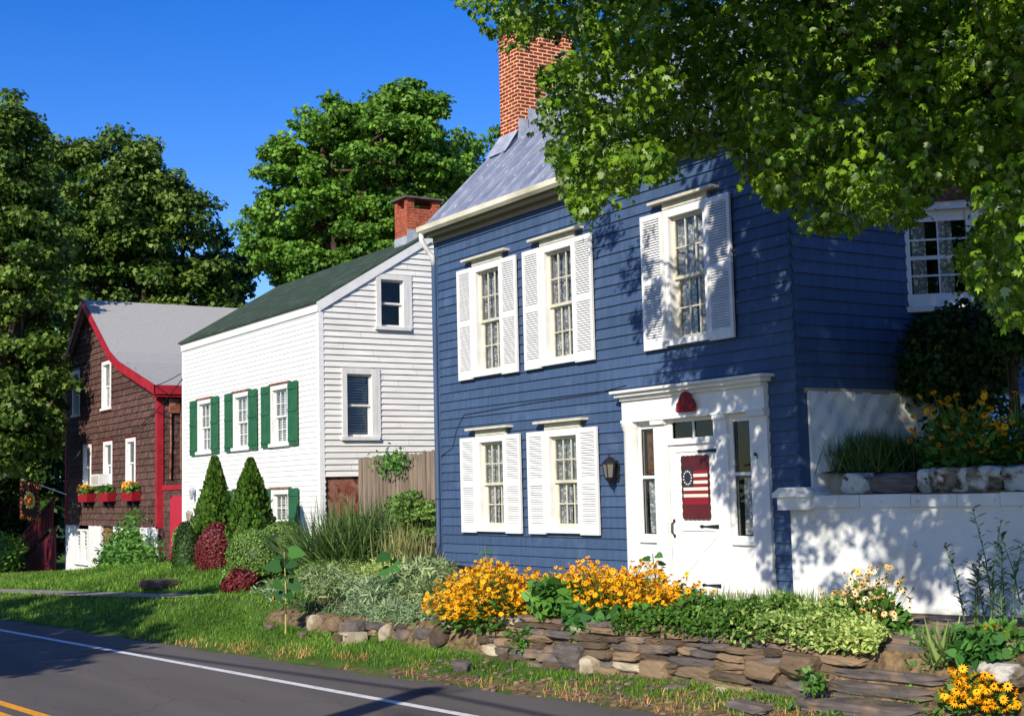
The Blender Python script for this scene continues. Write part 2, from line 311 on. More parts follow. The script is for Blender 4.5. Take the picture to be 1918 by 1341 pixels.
# ------------------------------------------------------------------ terrain
def lerp(x, xs, ys): return float(np.interp(x, xs, ys))
def line_y(x): return 6.78-.115*(-12-x)*1. if x > -40 else 6.78-.115*28-.13*(-40-x)     # white edge line of the road
def road_z(x): return lerp(x, [-90, -60, -27, 60], [-2.9, -2.5, -2.15, -2.15])
def edge_y(x): return line_y(x)+lerp(x, [-27, -16, -11, 0], [.74, 1.0, 1.3, 1.5])
def back_z(x): return lerp(x, [-90, -60, -48, -38, -36, -33, -27.4, -24, -20.3, -10, 0], [-3., -2.6, -2.3, -2.1, -1.75, -1.6, -1.28, -1.25, -1.4, -1.42, -1.42])
def wall_y(x): return lerp(x, [-22, -20.6, -17.1, -15, -12.5, -11.2, -9.6, -8.3, -6], [8.5, 8.45, 8.7, 8.85, 8.95, 9.3, 9.4, 9.6, 9.8])
def walk_z(x): return lerp(x, [-90, -60, -36, -27, -21], [-2.95, -2.55, -2.1, -1.85, -1.62])
def walk_y(x): return line_y(x)+2.92
def ground_z(x, y):
    e = edge_y(x); rz = road_z(x)
    if y <= e: return rz
    if x < -20.9:
        wy = walk_y(x); wz = walk_z(x)
        if y < wy-.5:
            t = (y-e)/(wy-.5-e); t = t*t*(3-2*t)*.5+t*.5; a = rz+(wz-rz)*t
        elif y < wy+.5: a = wz
        else: t = min(1, (y-wy-.5)/2.6); a = wz+(back_z(x)-wz)*t
    else: a = None
    if x > -22.4:
        wy = wall_y(x); foot = lerp(x, [-21, -15, -9], [-1.97, -1.99, -1.98]); top = lerp(x, [-22, -20.6, -17, -14.5, -12, -9, -6], [-1.72, -1.78, -1.74, -1.6, -1.5, -1.47, -1.47])
        if y < wy-.1: b = rz+(foot-rz)*min(1, (y-e)/max(.3, wy-.1-e))
        elif y < wy+.1: b = foot+(top-foot)*(y-wy+.1)/.2
        else: b = top+(back_z(x)-top)*min(1, (y-wy-.1)/1.9)
        if a is None: return b
        t = (x+22.4)/1.5; return a+(b-a)*t
    return a
def G(px, py):
    """where the ray through a photo pixel meets the ground"""
    d = unit(ray(px, py)); s = 5.
    while s < 200:
        p = d*s
        if p[2] <= ground_z(p[0], p[1]): break
        s += .02
    return Vector(tuple(p))
def grid_mesh(name, xs, ys, zf, mats, kind='structure', tintf=None):
    V = np.array([(x, y, zf(x, y)) for y in ys for x in xs]); nx, ny = len(xs), len(ys)
    i, j = np.meshgrid(np.arange(nx-1), np.arange(ny-1)); a = (j*nx+i).ravel(); F = np.stack([a, a+1, a+nx+1, a+nx], 1)
    o = npmesh(name, V, F, mats, np.zeros(len(F)), smooth=True)
    if tintf is not None:
        at = o.data.attributes.new('mask', 'FLOAT', 'POINT'); at.data.foreach_set('value', np.array([tintf(x, y) for y in ys for x in xs], np.float32))
    return tag(o, kind=kind)
def groundmat():
    m = mat('lawn_ground', lin((78, 104, 44)), .95, .05, c2=lin((60, 82, 34)), ns=3, bump=.02, bs=25); t = m.node_tree; N = t.nodes; L = t.links; b = N['Principled BSDF']
    src = b.inputs['Base Color'].links[0].from_socket; a = N.new('ShaderNodeAttribute'); a.attribute_name = 'mask'
    n = N.new('ShaderNodeTexNoise'); n.inputs['Scale'].default_value = 3.5; n.inputs['Detail'].default_value = 7; tcn = N.new('ShaderNodeTexCoord'); L.new(tcn.outputs['Object'], n.inputs['Vector'])
    ad = N.new('ShaderNodeMath'); ad.operation = 'ADD'; L.new(a.outputs['Fac'], ad.inputs[0]); L.new(n.outputs[0], ad.inputs[1])
    r = N.new('ShaderNodeMapRange'); r.inputs[1].default_value = .95; r.inputs[2].default_value = 1.15; L.new(ad.outputs[0], r.inputs[0])
    n2 = N.new('ShaderNodeTexNoise'); n2.inputs['Scale'].default_value = 12; n2.inputs['Detail'].default_value = 8; L.new(tcn.outputs['Object'], n2.inputs['Vector'])
    cr = N.new('ShaderNodeValToRGB'); L.new(n2.outputs[0], cr.inputs[0]); e = cr.color_ramp.elements; e[0].position = .35; e[0].color = lin((76, 64, 48)); e[1].position = .68; e[1].color = lin((136, 112, 84))
    x = N.new('ShaderNodeMix'); x.data_type = 'RGBA'; L.new(r.outputs[0], x.inputs[0]); L.new(src, x.inputs[6]); L.new(cr.outputs[0], x.inputs[7]); L.new(x.outputs[2], b.inputs['Base Color'])
    return m
def dirt(x, y):
    e = edge_y(x); d = y-e; m = 0.
    if x > -20.5 and y > wall_y(x)-.1: return .95
    m = max(0, .75-abs(d-.25)*1.3) if x > -15 else max(0, .5-abs(d-.15)*1.6)
    if x > -12.5: m = max(m, .55)
    if -49 < x < -40 and 9.5 < y < 12.6: m = max(m, .7)
    return m
xs = np.unique(np.concatenate([np.arange(-90, -50, 2.), np.arange(-50, -24, .4), np.arange(-24, -4, .12), np.arange(-4, 30, 2.)]))
ys = np.unique(np.concatenate([np.arange(-30, 4, 2.), np.arange(4, 5, .3), np.arange(5, 12.8, .1), np.arange(12.8, 20, .6), np.arange(20, 90, 5.)]))
grid_mesh('ground', xs, ys, lambda x, y: ground_z(x, y) if y > line_y(x)-8.4 else road_z(x)-.02, groundmat(), tintf=dirt)
FAR = mat('far_ground', lin((70, 92, 42)), .95, .05, c2=lin((52, 70, 34)), ns=.3)
mb = MB(); mb.face([(-900, -700, -3.2), (500, -700, -3.2), (500, 900, -3.2), (-900, 900, -3.2)]); tag(mb.build('far_ground', FAR), kind='structure')
def asphalt():
    m = mat('asphalt', lin((98, 92, 87)), .9, .2, c2=lin((84, 79, 75)), ns=1.2, nv=(.15, 1, 1), bump=.004, bs=180, c3=lin((64, 60, 60)), ns3=.6, lo3=.6, hi3=.72)
    t = m.node_tree; N = t.nodes; L = t.links; b = N['Principled BSDF']; src = b.inputs['Base Color'].links[0].from_socket
    n = N.new('ShaderNodeTexNoise'); n.inputs['Scale'].default_value = 130; tcn = N.new('ShaderNodeTexCoord'); L.new(tcn.outputs['Object'], n.inputs['Vector'])
    r = N.new('ShaderNodeMapRange'); r.inputs[1].default_value = .3; r.inputs[2].default_value = .7; r.inputs[3].default_value = .7; r.inputs[4].default_value = 1.35; L.new(n.outputs[0], r.inputs[0])
    cm = N.new('ShaderNodeCombineColor'); [L.new(r.outputs[0], cm.inputs[i]) for i in range(3)]
    x = N.new('ShaderNodeMix'); x.data_type = 'RGBA'; x.blend_type = 'MULTIPLY'; x.inputs[0].default_value = 1; L.new(src, x.inputs[6]); L.new(cm.outputs[0], x.inputs[7])
    wn = N.new('ShaderNodeTexNoise'); wn.inputs['Scale'].default_value = 1.3; wn.inputs['Detail'].default_value = 6; L.new(tcn.outputs['Object'], wn.inputs['Vector'])
    va = N.new('ShaderNodeVectorMath'); va.operation = 'MULTIPLY_ADD'; L.new(wn.outputs['Color'], va.inputs[0]); va.inputs[1].default_value = (1.1, 1.1, 0); L.new(tcn.outputs['Object'], va.inputs[2])
    mp = N.new('ShaderNodeMapping'); mp.inputs['Scale'].default_value = (.22, .7, 1); L.new(va.outputs[0], mp.inputs[0])
    vo = N.new('ShaderNodeTexVoronoi'); vo.feature = 'DISTANCE_TO_EDGE'; vo.inputs['Scale'].default_value = 1; L.new(mp.outputs[0], vo.inputs['Vector'])
    vr = N.new('ShaderNodeMapRange'); vr.inputs[1].default_value = .002; vr.inputs[2].default_value = .009; vr.inputs[3].default_value = .8; vr.inputs[4].default_value = 1; L.new(vo.outputs['Distance'], vr.inputs[0])
    c2 = N.new('ShaderNodeCombineColor'); [L.new(vr.outputs[0], c2.inputs[i]) for i in range(3)]
    y = N.new('ShaderNodeMix'); y.data_type = 'RGBA'; y.blend_type = 'MULTIPLY'; y.inputs[0].default_value = 1; L.new(x.outputs[2], y.inputs[6]); L.new(c2.outputs[0], y.inputs[7]); L.new(y.outputs[2], b.inputs['Base Color'])
    return m
ASPH = asphalt()
LINEW = mat('white_road_paint', (.68, .67, .64), .7, c2=(.42, .41, .4), ns=9, lo=.5, hi=.75)
LINEY = mat('yellow_road_paint', lin((236, 160, 30)), .7, c2=lin((190, 130, 50)), ns=9, lo=.5, hi=.75)
def strip(name, a, b, dz, m, xr=(-90, 25), wob=0.):
    mb = MB(); X = np.arange(xr[0], xr[1], .5 if wob else 1.)
    for x0, x1 in zip(X[:-1], X[1:]):
        w0, w1 = (wob*(math.sin(x0*3.1)+math.sin(x0*7.7+1)) for x0 in (x0, x1))
        mb.face([(x0, a(x0), road_z(x0)+dz), (x1, a(x1), road_z(x1)+dz), (x1, b(x1)+w1, road_z(x1)+dz), (x0, b(x0)+w0, road_z(x0)+dz)], t=.5)
    return tag(mb.build(name, m), kind='structure')
strip('road', lambda x: line_y(x)-8.5, edge_y, .012, ASPH, wob=.04)
strip('road_edge_line', lambda x: line_y(x)-.06, lambda x: line_y(x)+.06, .016, LINEW)
strip('road_centre_line', lambda x: line_y(x)-3.02, lambda x: line_y(x)-2.9, .016, LINEY)
strip('road_centre_line', lambda x: line_y(x)-3.3, lambda x: line_y(x)-3.18, .016, LINEY)
SLAB = mat('sidewalk_concrete', lin((150, 142, 130)), .9, .1, c2=lin((122, 116, 106)), ns=5, tint=.08, bump=.004, bs=60)
mb = MB(); X = np.arange(-75, -23.2, 1.4)
for x0 in X:
    x1 = x0+1.38
    mb.face([(x0, walk_y(x0)-.5, walk_z(x0)+.03), (x1, walk_y(x1)-.5, walk_z(x1)+.03), (x1, walk_y(x1)+.5, walk_z(x1)+.03), (x0, walk_y(x0)+.5, walk_z(x0)+.03)])
tag(mb.build('sidewalk', SLAB), kind='structure')

# ------------------------------------------------------------------ wall cladding
def clap(mb, u0, u1, v0, v1, ex, holes=(), t=.02, ul=None, ur=None, shingle=False, mi=0):
    v = v0
    while v < v1-1e-4:
        top = min(v+ex, v1)
        cuts = sorted({v, top}|{h for H in holes for h in (H[2], H[3]) if v < h < top})
        base = [(u0, u1)]
        # board / shingle joints for this course
        joints = []; u = u0+random.uniform(0, 2.5 if not shingle else .1)
        while u < u1: joints.append(u); u += random.uniform(2.2, 4.2) if not shingle else random.uniform(.1, .24)
        segs = list(zip([u0]+joints, joints+[u1]))
        tn = [random.random() for _ in segs]; rt = .35*random.random(); jit = [random.uniform(-.014, .004) if shingle else 0 for _ in segs]
        for c, d in zip(cuts[:-1], cuts[1:]):
            wf = lambda q: t*(1-(q-v)/ex)+.004
            for (sa, sb), tt, jj in zip(segs, tn, jit):
                iv = [(sa+(.002 if sa > u0 else 0), sb-(.002 if sb < u1 else 0))]
                for H in holes:
                    if H[2] < d-1e-5 and H[3] > c+1e-5:
                        nv = []
                        for a, b in iv:
                            if H[1] <= a or H[0] >= b: nv.append((a, b)); continue
                            if a < H[0]: nv.append((a, H[0]))
                            if b > H[1]: nv.append((H[1], b))
                        iv = nv
                for a, b in iv:
                    a0, a1, b0, b1 = a, a, b, b
                    if ul: a0, a1 = max(a, ul(c)), max(a, ul(d))
                    if ur: b0, b1 = min(b, ur(c)), min(b, ur(d))
                    if b0-a0 < .005: continue
                    b1 = max(b1, a1)
                    cc = c+(jj if c == v else 0)
                    T = rt+.65*tt
                    mb.face([(a0, cc, wf(c)), (b0, cc, wf(c)), (b1, d, wf(d)), (a1, d, wf(d))], mi, T)
                    if c == v: mb.face([(a0, cc, 0), (b0, cc, 0), (b0, cc, wf(c)), (a0, cc, wf(c))], mi, T)
        v = top
def sash(mb, u0, u1, v0, v1, w, cols, rows, st=.045, mt=.018, d=.03, mi=0):
    mb.box((u0, v0, w-d), (u0+st, v1, w), mi); mb.box((u1-st, v0, w-d), (u1, v1, w), mi)
    mb.box((u0+st, v0, w-d), (u1-st, v0+st, w-.001), mi); mb.box((u0+st, v1-st, w-d), (u1-st, v1, w-.001), mi)
    for k in range(1, cols): u = u0+st+(u1-u0-2*st)*k/cols; mb.box((u-mt/2, v0+st, w-d+.004), (u+mt/2, v1-st, w-.003), mi)
    for k in range(1, rows): v = v0+st+(v1-v0-2*st)*k/rows; mb.box((u0+st, v-mt/2, w-d+.006), (u1-st, v+mt/2, w-.005), mi)
def curtain(T, u0, u1, v0, v1, w, parent, m=LACE, amp=.018, f=38):
    """pleated cloth sheet"""
    n = 60; X = np.linspace(u0, u1, n); Z = np.linspace(v0, v1, 6); V = []
    ph = random.uniform(0, 6)
    for z in Z:
        for x in X: V.append(T((x, z, w+amp*math.sin(x*f+ph+.5*math.sin(z*3))+amp*.4*math.sin(x*f*2.3))))
    i, j = np.meshgrid(np.arange(n-1), np.arange(5)); a = (j*n+i).ravel(); F = np.stack([a, a+1, a+n+1, a+n], 1)
    return npmesh('curtain', np.array(V), F, m, np.full(len(F), .5), parent=parent, smooth=True)
def louvre_shutter(T, u0, u1, v0, v1, w, parent, m, louvre=True):
    mb = MB(T); d = .032; st = .055
    def g(p): return p
    mb.box((u0, v0, w), (u0+st, v1, w+d)); mb.box((u1-st, v0, w), (u1, v1, w+d))
    vm = v0+(v1-v0)*.5; rails = [(v0, v0+.13), (vm-.045, vm+.045), (v1-.075, v1)]
    for a, b in rails: mb.box((u0+st, a, w), (u1-st, b, w+d-.001))
    for (a, b) in ((rails[0][1], rails[1][0]), (rails[1][1], rails[2][0])):
        n = max(3, int((b-a)/.034)); s = (b-a)/n
        for k in range(n):
            z = a+k*s
            mb.face([(u0+st, z+.002, w+d-.004), (u1-st, z+.002, w+d-.004), (u1-st, z+s*1.0, w+.006), (u0+st, z+s*1.0, w+.006)])
            mb.face([(u0+st, z+.002, w+d-.010), (u1-st, z+.002, w+d-.010), (u1-st, z+.002, w+d-.004), (u0+st, z+.002, w+d-.004)])
            mb.face([(u0+st, z+s, w+.001), (u1-st, z+s, w+.001), (u1-st, z+.002, w+d-.010), (u0+st, z+.002, w+d-.010)])
    return mb.build('shutter', m, parent)
def plank_shutter(T, u0, u1, v0, v1, w, parent, m):
    mb = MB(T); n = 3; s = (u1-u0)/n
    for k in range(n): mb.box((u0+k*s+.003, v0+random.uniform(-.01, .01), w), (u0+(k+1)*s-.003, v1+random.uniform(-.01, .01), w+.022))
    for f in (.09, .55, .9): z = v0+(v1-v0)*f; mb.box((u0+.03, z-.035, w+.022), (u1-.03, z+.035, w+.04))
    return mb.build('shutter', m, parent)
def recess(mb, u0, u1, v0, v1, dep, mi_j=0, mi_d=1, jam=.12):
    """jamb lining then a dark room box behind an opening"""
    for (a, b, mi) in ((0.0, -jam, mi_j), (-jam, -dep, mi_d)):
        mb.face([(u0, v0, a), (u0, v0, b), (u0, v1, b), (u0, v1, a)], mi); mb.face([(u1, v0, b), (u1, v0, a), (u1, v1, a), (u1, v1, b)], mi)
        mb.face([(u0, v1, a), (u0, v1, b), (u1, v1, b), (u1, v1, a)], mi); mb.face([(u0, v0, b), (u0, v0, a), (u1, v0, a), (u1, v0, b)], mi)
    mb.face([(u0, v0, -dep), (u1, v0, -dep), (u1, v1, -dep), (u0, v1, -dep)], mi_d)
def pane(T, u0, u1, v0, v1, w, parent, name='glass'):
    mb = MB(T); mb.face([(u0, v0, w), (u1, v0, w), (u1, v1, w), (u0, v1, w)]); return mb.build(name, GLASS, parent)
def window(T, house, uc, hw, v0, v1, cols, rows, casing=.11, cw=.045, cap=0., shut=None, sw=.46, sv=None, cur='lace', frame=WHITE, sashm=WHITE, sillm=None, label=None, screen=.5, shift=.004, trim=None):
    u0, u1 = uc-hw, uc+hw; vm = v0+(v1-v0)*screen
    mb = MB(T)
    mb.box((u0-casing, v0-.0, 0), (u0, v1+casing, cw)); mb.box((u1, v0-.0, 0), (u1+casing, v1+casing, cw)); mb.box((u0, v1, 0), (u1, v1+casing, cw-.002))
    recess(mb, u0, u1, v0, v1, .4); wn = mb.build('window', [frame, DARK], house)
    if label: wn['label'] = label
    mb = MB(T); mb.box((u0-casing-.04, v0-.08, 0), (u1+casing+.04, v0, cw+.045)); mb.build('sill', sillm or frame, wn)
    if cap:
        mb = MB(T); mb.box((u0-casing+.01, v1+casing, .002), (u1+casing-.01, v1+casing+.09, cw+.01)); mb.box((u0-casing-cap, v1+casing+.09, 0), (u1+casing+cap, v1+casing+.125, cw+.10)); mb.build('window_cap', CREAM if frame is WHITE else frame, wn)
    mb = MB(T); sash(mb, u0, u1, vm-.02, v1, -.035, cols, rows); mb.build('upper_sash', sashm, wn)
    mb = MB(T); sash(mb, u0, u1, v0, vm+.02, -.072, cols, rows, st=.055); mb.build('lower_sash', sashm, wn)
    pane(T, u0+.03, u1-.03, vm, v1-.03, -.05, wn); pane(T, u0+.03, u1-.03, v0+.03, vm, -.088, wn)
    if cur == 'lace':
        curtain(T, u0, uc-.03*hw, v0, v1, -.13, wn); curtain(T, uc+.03*hw, u1, v0, v1, -.13, wn)
    elif cur == 'blind':
        mb = MB(T); z = v0+.02
        while z < v1-.02: mb.face([(u0+.01, z, -.115), (u1-.01, z, -.115), (u1-.01, z+.046, -.14), (u0+.01, z+.046, -.14)]); z += .06
        mb.build('blind', BLIND, wn)
    elif cur == 'shade':
        mb = MB(T); mb.box((u0+.01, vm, -.15), (u1-.01, v1-.02, -.145)); mb.build('roller_shade', SHADE, wn)
        curtain(T, u0, u1, v0, vm, -.2, wn, amp=.012)
    if shut:
        s0, s1 = sv or (v0-.08, v1+.07)
        for (a, b) in ((uc-hw-casing-sw+.02, uc-hw-casing+.02), (uc+hw+casing-.02, uc+hw+casing+sw-.02)):
            (louvre_shutter if shut == 'louvre' else plank_shutter)(T, a, b, s0, s1, cw+.006, wn, WHITE if shut == 'louvre' else GREENP)
    if trim:
        mb = MB(T); mb.box((u0-casing-.05, v0-.13, -.002), (u1+casing+.05, v0-.08, .05)); mb.box((u0-casing-.05, v1+casing, -.002), (u1+casing+.05, v1+casing+.07, .06)); mb.box((u0-casing-.05, v0-.08, -.002), (u0-casing, v1+casing, .03)); mb.box((u1+casing, v0-.08, -.002), (u1+casing+.05, v1+casing, .03)); mb.build('window_trim', trim, wn)
    return wn

# ------------------------------------------------------------------ blue house
BX0, BX1, BY, BZ0, BZ1 = -20.2, -11.66, 11.5, -1.42, 4.46
RID_Y, DEP = 14.35, 17.2
def broof(y): return 4.46+1.0*(min(y, 2*RID_Y-y)-11.2)
bh = thing('blue_house', 'two storey blue clapboard house with white louvred shutters and metal roof', 'house', ((BX0+BX1)/2, BY, BZ0))
F = FR(BY); S = SD(BX1)
wins = [(-18.47, 1.94, 3.58), (-16.47, 1.94, 3.58), (-13.52, 1.94, 3.58), (-18.47, -.54, .80), (-16.47, -.54, .80)]
holes = [(u-.35, u+.35, a, b) for u, a, b in wins]+[(-14.95, -12.13, -1.5, 1.1)]
mb = MB(F); clap(mb, BX0, BX1, BZ0, BZ1, .1475, holes, t=.022)
S2 = SD(BX1); mb.T = S2
clap(mb, BY, DEP, 1.12, 4.38, .155, [(13.75, 16.2, 2.15, 3.5)], t=.022)
clap(mb, 11.2, DEP, 4.38, 7.4, .155, (), t=.022, ul=lambda v: v-4.38+11.25, ur=lambda v: 17.45-(v-4.38))
mb.T = SD(BX0)  # the end towards the neighbour, seen only from the side
mb.T = lambda p: (BX0-p[2], p[0], p[1])
clap(mb, BY, DEP, -1.42, 4.38, .155, (), t=.02); clap(mb, 11.2, DEP, 4.38, 7.4, .155, (), t=.02, ul=lambda v: v-4.38+11.25, ur=lambda v: 17.45-(v-4.38))
mb.T = ID; mb.box((BX0-.012, BY-.026, BZ0), (BX0+.1, BY+.1, BZ1)); mb.box((BX1-.06, BY-.012, BZ0), (BX1+.012, BY+.15, BZ1)); mb.build('wall', BLUE, bh)
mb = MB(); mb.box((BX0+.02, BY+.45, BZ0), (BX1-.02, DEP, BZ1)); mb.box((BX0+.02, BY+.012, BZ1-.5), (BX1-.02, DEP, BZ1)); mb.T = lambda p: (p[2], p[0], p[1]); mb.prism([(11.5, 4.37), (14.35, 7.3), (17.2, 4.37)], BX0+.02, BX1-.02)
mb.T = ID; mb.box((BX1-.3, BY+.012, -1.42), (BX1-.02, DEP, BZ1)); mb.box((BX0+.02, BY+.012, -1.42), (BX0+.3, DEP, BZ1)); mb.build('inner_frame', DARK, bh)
# stone foundation on the garden side
mb = MB(S); nU, nV = 110, 46
for i in range(nU):
    for j in range(nV):
        q = []
        for (a, b) in ((0, 0), (1, 0), (1, 1), (0, 1)):
            u = BY+.152+(DEP-BY-.152)*(i+a)/nU; v = -1.4+2.5*(j+b)/nV
            q.append((u, v, .04+.022*math.sin(u*5.1+v*2.3)*math.sin(v*6.3+u)+.008*math.sin(u*13+v*11)+.006*math.sin(u*23-v*17)))
        mb.face(q, t=.5)
mb.box((BY+.151, -1.4, -.1), (BY+.17, 1.1, .05)); mb.build('foundation', STUCCO, bh, smooth=False)
mb = MB(S); mb.box((BY+.1, 1.08, 0), (DEP, 1.14, .03)); mb.build('water_table', SOFFIT, bh)
# roof with raised seams
mb = MB(); XL, XR = BX0-.03, BX1+.25
for s in (1, -1):
    f = lambda y: RID_Y+s*(y-RID_Y)
    mb.face([(XL, f(11.26), 4.52), (XR, f(11.26), 4.52), (XR, f(RID_Y), 7.61), (XL, f(RID_Y), 7.61)], t=.5)
    mb.face([(XL, f(11.26), 4.48), (XR, f(11.26), 4.48), (XR, f(RID_Y), 7.55), (XL, f(RID_Y), 7.55)], t=.5)
    for xx in (XL, XR): mb.face([(xx, f(11.26), 4.48), (xx, f(11.26), 4.52), (xx, f(RID_Y), 7.61), (xx, f(RID_Y), 7.55)], t=.5)
    mb.face([(XL, f(11.26), 4.48), (XR, f(11.26), 4.48), (XR, f(11.26), 4.52), (XL, f(11.26), 4.52)], t=.5)
rf = mb.build('roof', METAL, bh)
mb = MB()
x = XL+.02
while x < XR:
    for s in (1, -1):
        f = lambda y: RID_Y+s*(y-RID_Y)
        ya, yb = 11.27, RID_Y
        for (dx0, dx1) in ((0, .022),):
            mb.face([(x, f(ya), 4.53), (x, f(ya), 4.575), (x, f(yb), 7.66), (x, f(yb), 7.62)], t=.5); mb.face([(x+.022, f(ya), 4.53), (x+.022, f(ya), 4.575), (x+.022, f(yb), 7.66), (x+.022, f(yb), 7.62)], t=.5)
            mb.face([(x, f(ya), 4.575), (x+.022, f(ya), 4.575), (x+.022, f(yb), 7.66), (x, f(yb), 7.66)], t=.5)
    x += .46
mb.build('seam', LEAD, rf)
mb = MB()
mb.tube([(XL, RID_Y, 7.64), (XR, RID_Y, 7.64)], .045); mb.build('ridge_cap', LEAD, rf)
mb = MB(); gy = 11.20; gz = .125
prof = [(gy+.07, 4.40), (gy+.05, 4.31), (gy-.02, 4.285), (gy-.07, 4.33), (gy-.075, 4.41), (gy-.055, 4.41), (gy-.05, 4.34), (gy-.01, 4.305), (gy+.04, 4.33), (gy+.055, 4.40)]
mb.T = lambda p: (p[2], p[0], p[1]+gz); mb.prism(prof, BX0+.0, XR); mb.build('gutter', GUTTER, rf)
mb = MB(); mb.box((BX0, 11.28, 4.36), (BX1+.2, 11.31, 4.5)); mb.box((BX0, 11.31, 4.39), (BX1+.2, BY-.002, 4.42)); mb.box((BX0, BY-.05, 4.28), (BX1, BY-.026, 4.39)); mb.build('eave_soffit', SOFFIT, rf)
mb = MB(); dx = BX0+.03
mb.tube([(dx+.02, 11.2, 4.42), (dx+.02, 11.2, 4.32), (dx+.0, 11.33, 4.14), (dx, 11.42, 4.06), (dx, 11.44, 3.9)], .045, 10); mb.build('downspout_elbow', WHITE, bh, smooth=True)
mb = MB(); mb.tube([(dx, 11.44, 3.91), (dx, 11.44, -1.05), (dx+.02, 11.40, -1.15)], .042, 10); mb.tube([(dx, 11.44, -.1), (dx, 11.44, -.06)], .05, 10); mb.build('downspout', BLUE, bh, smooth=True)
mb = MB(); mb.tube([(dx+.1, 11.38, -1.12), (dx+.9, 11.36, -1.2), (dx+1.9, 11.34, -1.27), (dx+3.3, 11.32, -1.38)], .03, 8); mb.build('drain_hose', BLACK, bh, smooth=True)
# chimney
cx0, cx1, cy0, cy1 = -20.29, -19.69, 12.95, 14.17
ch = MB(); zt = 8.02
ch.box((cx0, cy0, 5.8), (cx1, cy1, zt))
for (a, b, c, d) in ((cx0, cy0, cx0+.16, cy0+.3), (cx1-.16, cy0, cx1, cy0+.3), (cx0, cy0+.48, cx0+.16, cy0+.82), (cx1-.16, cy0+.48, cx1, cy0+.82), (cx0, cy1-.22, cx0+.16, cy1), (cx1-.16, cy1-.22, cx1, cy1), (cx0+.16, cy0, cx1-.16, cy0+.12), (cx0+.16, cy1-.12, cx1-.16, cy1)): ch.box((a, b, zt), (c, d, zt+.24))
cm_ = ch.build('chimney', BRICK, rf)
mb = MB(); mb.box((cx0-.05, cy0-.05, zt+.24), (cx1+.05, cy1+.05, zt+.29)); mb.build('chimney_slab', STONEG, rf)
mb = MB(); mb.box((cx0+.02, cy0+.02, zt), (cx1-.02, cy1-.02, zt+.01)); mb.box((cx0-.012, cy0-.012, 5.9), (cx1+.012, cy0, 6.36))
y = cy0; k = 0
while y < cy1:
    z = broof(y+.2)
    mb.box((cx1, y, z-.5), (cx1+.012, min(y+.21, cy1), z+.16)); y += .2
mb.face([(cx0-.02, 12.62, 5.93), (cx1+.05, 12.62, 5.93), (cx1+.02, cy0-.02, 6.36), (cx0-.02, cy0-.02, 6.36)]); mb.build('flashing', LEAD, rf)
for (u, a, b) in wins: window(F, bh, u, .35, a, b, 3, 2, cap=.2 if a > 0 else .17, shut='louvre', sv=(a-.1, b+.09), sashm=CREAM)
# bay window on the garden side
bay = MB(S); y0, y1, y2, y3 = 13.5, 14.1, 15.6, 16.2; z0, z1 = 2.2, 3.42; D = .55
pl = [(y0, 0), (y1, D), (y2, D), (y3, 0)]
for (p, q) in zip(pl[:-1], pl[1:]):
    for (z_a, z_b) in ((z0, z0+.16), (z1-.14, z1)):
        bay.face([(p[0], z_a, p[1]), (q[0], z_a, q[1]), (q[0], z_b, q[1]), (p[0], z_b, p[1])])
    d = (q[0]-p[0], q[1]-p[1]); ln = math.hypot(*d); ux, uw = d[0]/ln, d[1]/ln; nx, nw = -uw, ux
    nwin = 1 if ln < 1.2 else 3
    for k in range(nwin+1):
        c = ln*k/nwin; h = .06
        for o_ in (0,):
            a = max(0, c-h); b = min(ln, c+h); P = lambda s, z, e: (p[0]+ux*s+nx*e, z, p[1]+uw*s+nw*e)
            bay.face([P(a, z0, .02), P(b, z0, .02), P(b, z1, .02), P(a, z1, .02)])
            bay.face([P(a, z0, -.04), P(a, z0, .02), P(a, z1, .02), P(a, z1, -.04)]); bay.face([P(b, z0, .02), P(b, z0, -.04), P(b, z1, -.04), P(b, z1, .02)])
    for k in range(nwin):
        a, b = ln*k/nwin+.06, ln*(k+1)/nwin-.06
        for m_ in (1,): c = a+(b-a)*m_/2; bay.face([P(c-.01, z0+.16, -.005), P(c+.01, z0+.16, -.005), P(c+.01, z1-.14, -.005), P(c-.01, z1-.14, -.005)])
        for m_ in range(1, 4): c = z0+.16+(z1-z0-.3)*m_/4; e = .012 if m_ != 2 else .025; bay.face([P(a, c-e, -.006), P(b, c-e, -.006), P(b, c+e, -.006), P(a, c+e, -.006)])
bay.prism([(y0-.03, 0), (y1-.05, D+.06), (y2+.05, D+.06), (y3+.03, 0)], 0, .001)  # placeholder ring closed below
bay.v = bay.v[:-8]; bay.f = bay.f[:-6]; bay.m = bay.m[:-6]; bay.t = bay.t[:-6]
bw = bay.build('bay_window', WHITE, bh)
mb = MB(lambda p: (BX1+p[1], p[0], p[2])); mb.prism([(y0-.04, 0), (y1-.05, D+.07), (y2+.05, D+.07), (y3+.04, 0)], z0-.07, z0); mb.build('sill', WHITE, bw); mb = MB(lambda p: (BX1+p[1], p[0], p[2])); mb.prism([(y0-.04, 0), (y1-.05, D+.09), (y2+.05, D+.09), (y3+.04, 0)], z1, z1+.1); mb.build('cornice', WHITE, bw)
mb = MB(S)
for (p, q) in zip(pl[:-1], pl[1:]): mb.face([(p[0], z0+.1, p[1]-.02), (q[0], z0+.1, q[1]-.02), (q[0], z1-.1, q[1]-.02), (p[0], z1-.1, p[1]-.02)])
mb.build('glass', GLASS, bw)
for (a, b, w_) in ((y0+.08, y0+.3, .06), (y0+.3, y0+.55, .28), (y1+.03, y1+.45, .42), (y2-.6, y2-.1, .42), (y1+.55, y1+.8, .42)): curtain(S, a, b, z0+.05, z1-.05, w_, bw, amp=.02)
mb = MB(S); top = [(14.0, .0, 4.5), (15.7, .0, 4.5)]; e = [(y0-.08, 0), (y1-.07, D+.12), (y2+.07, D+.12), (y3+.08, 0)]
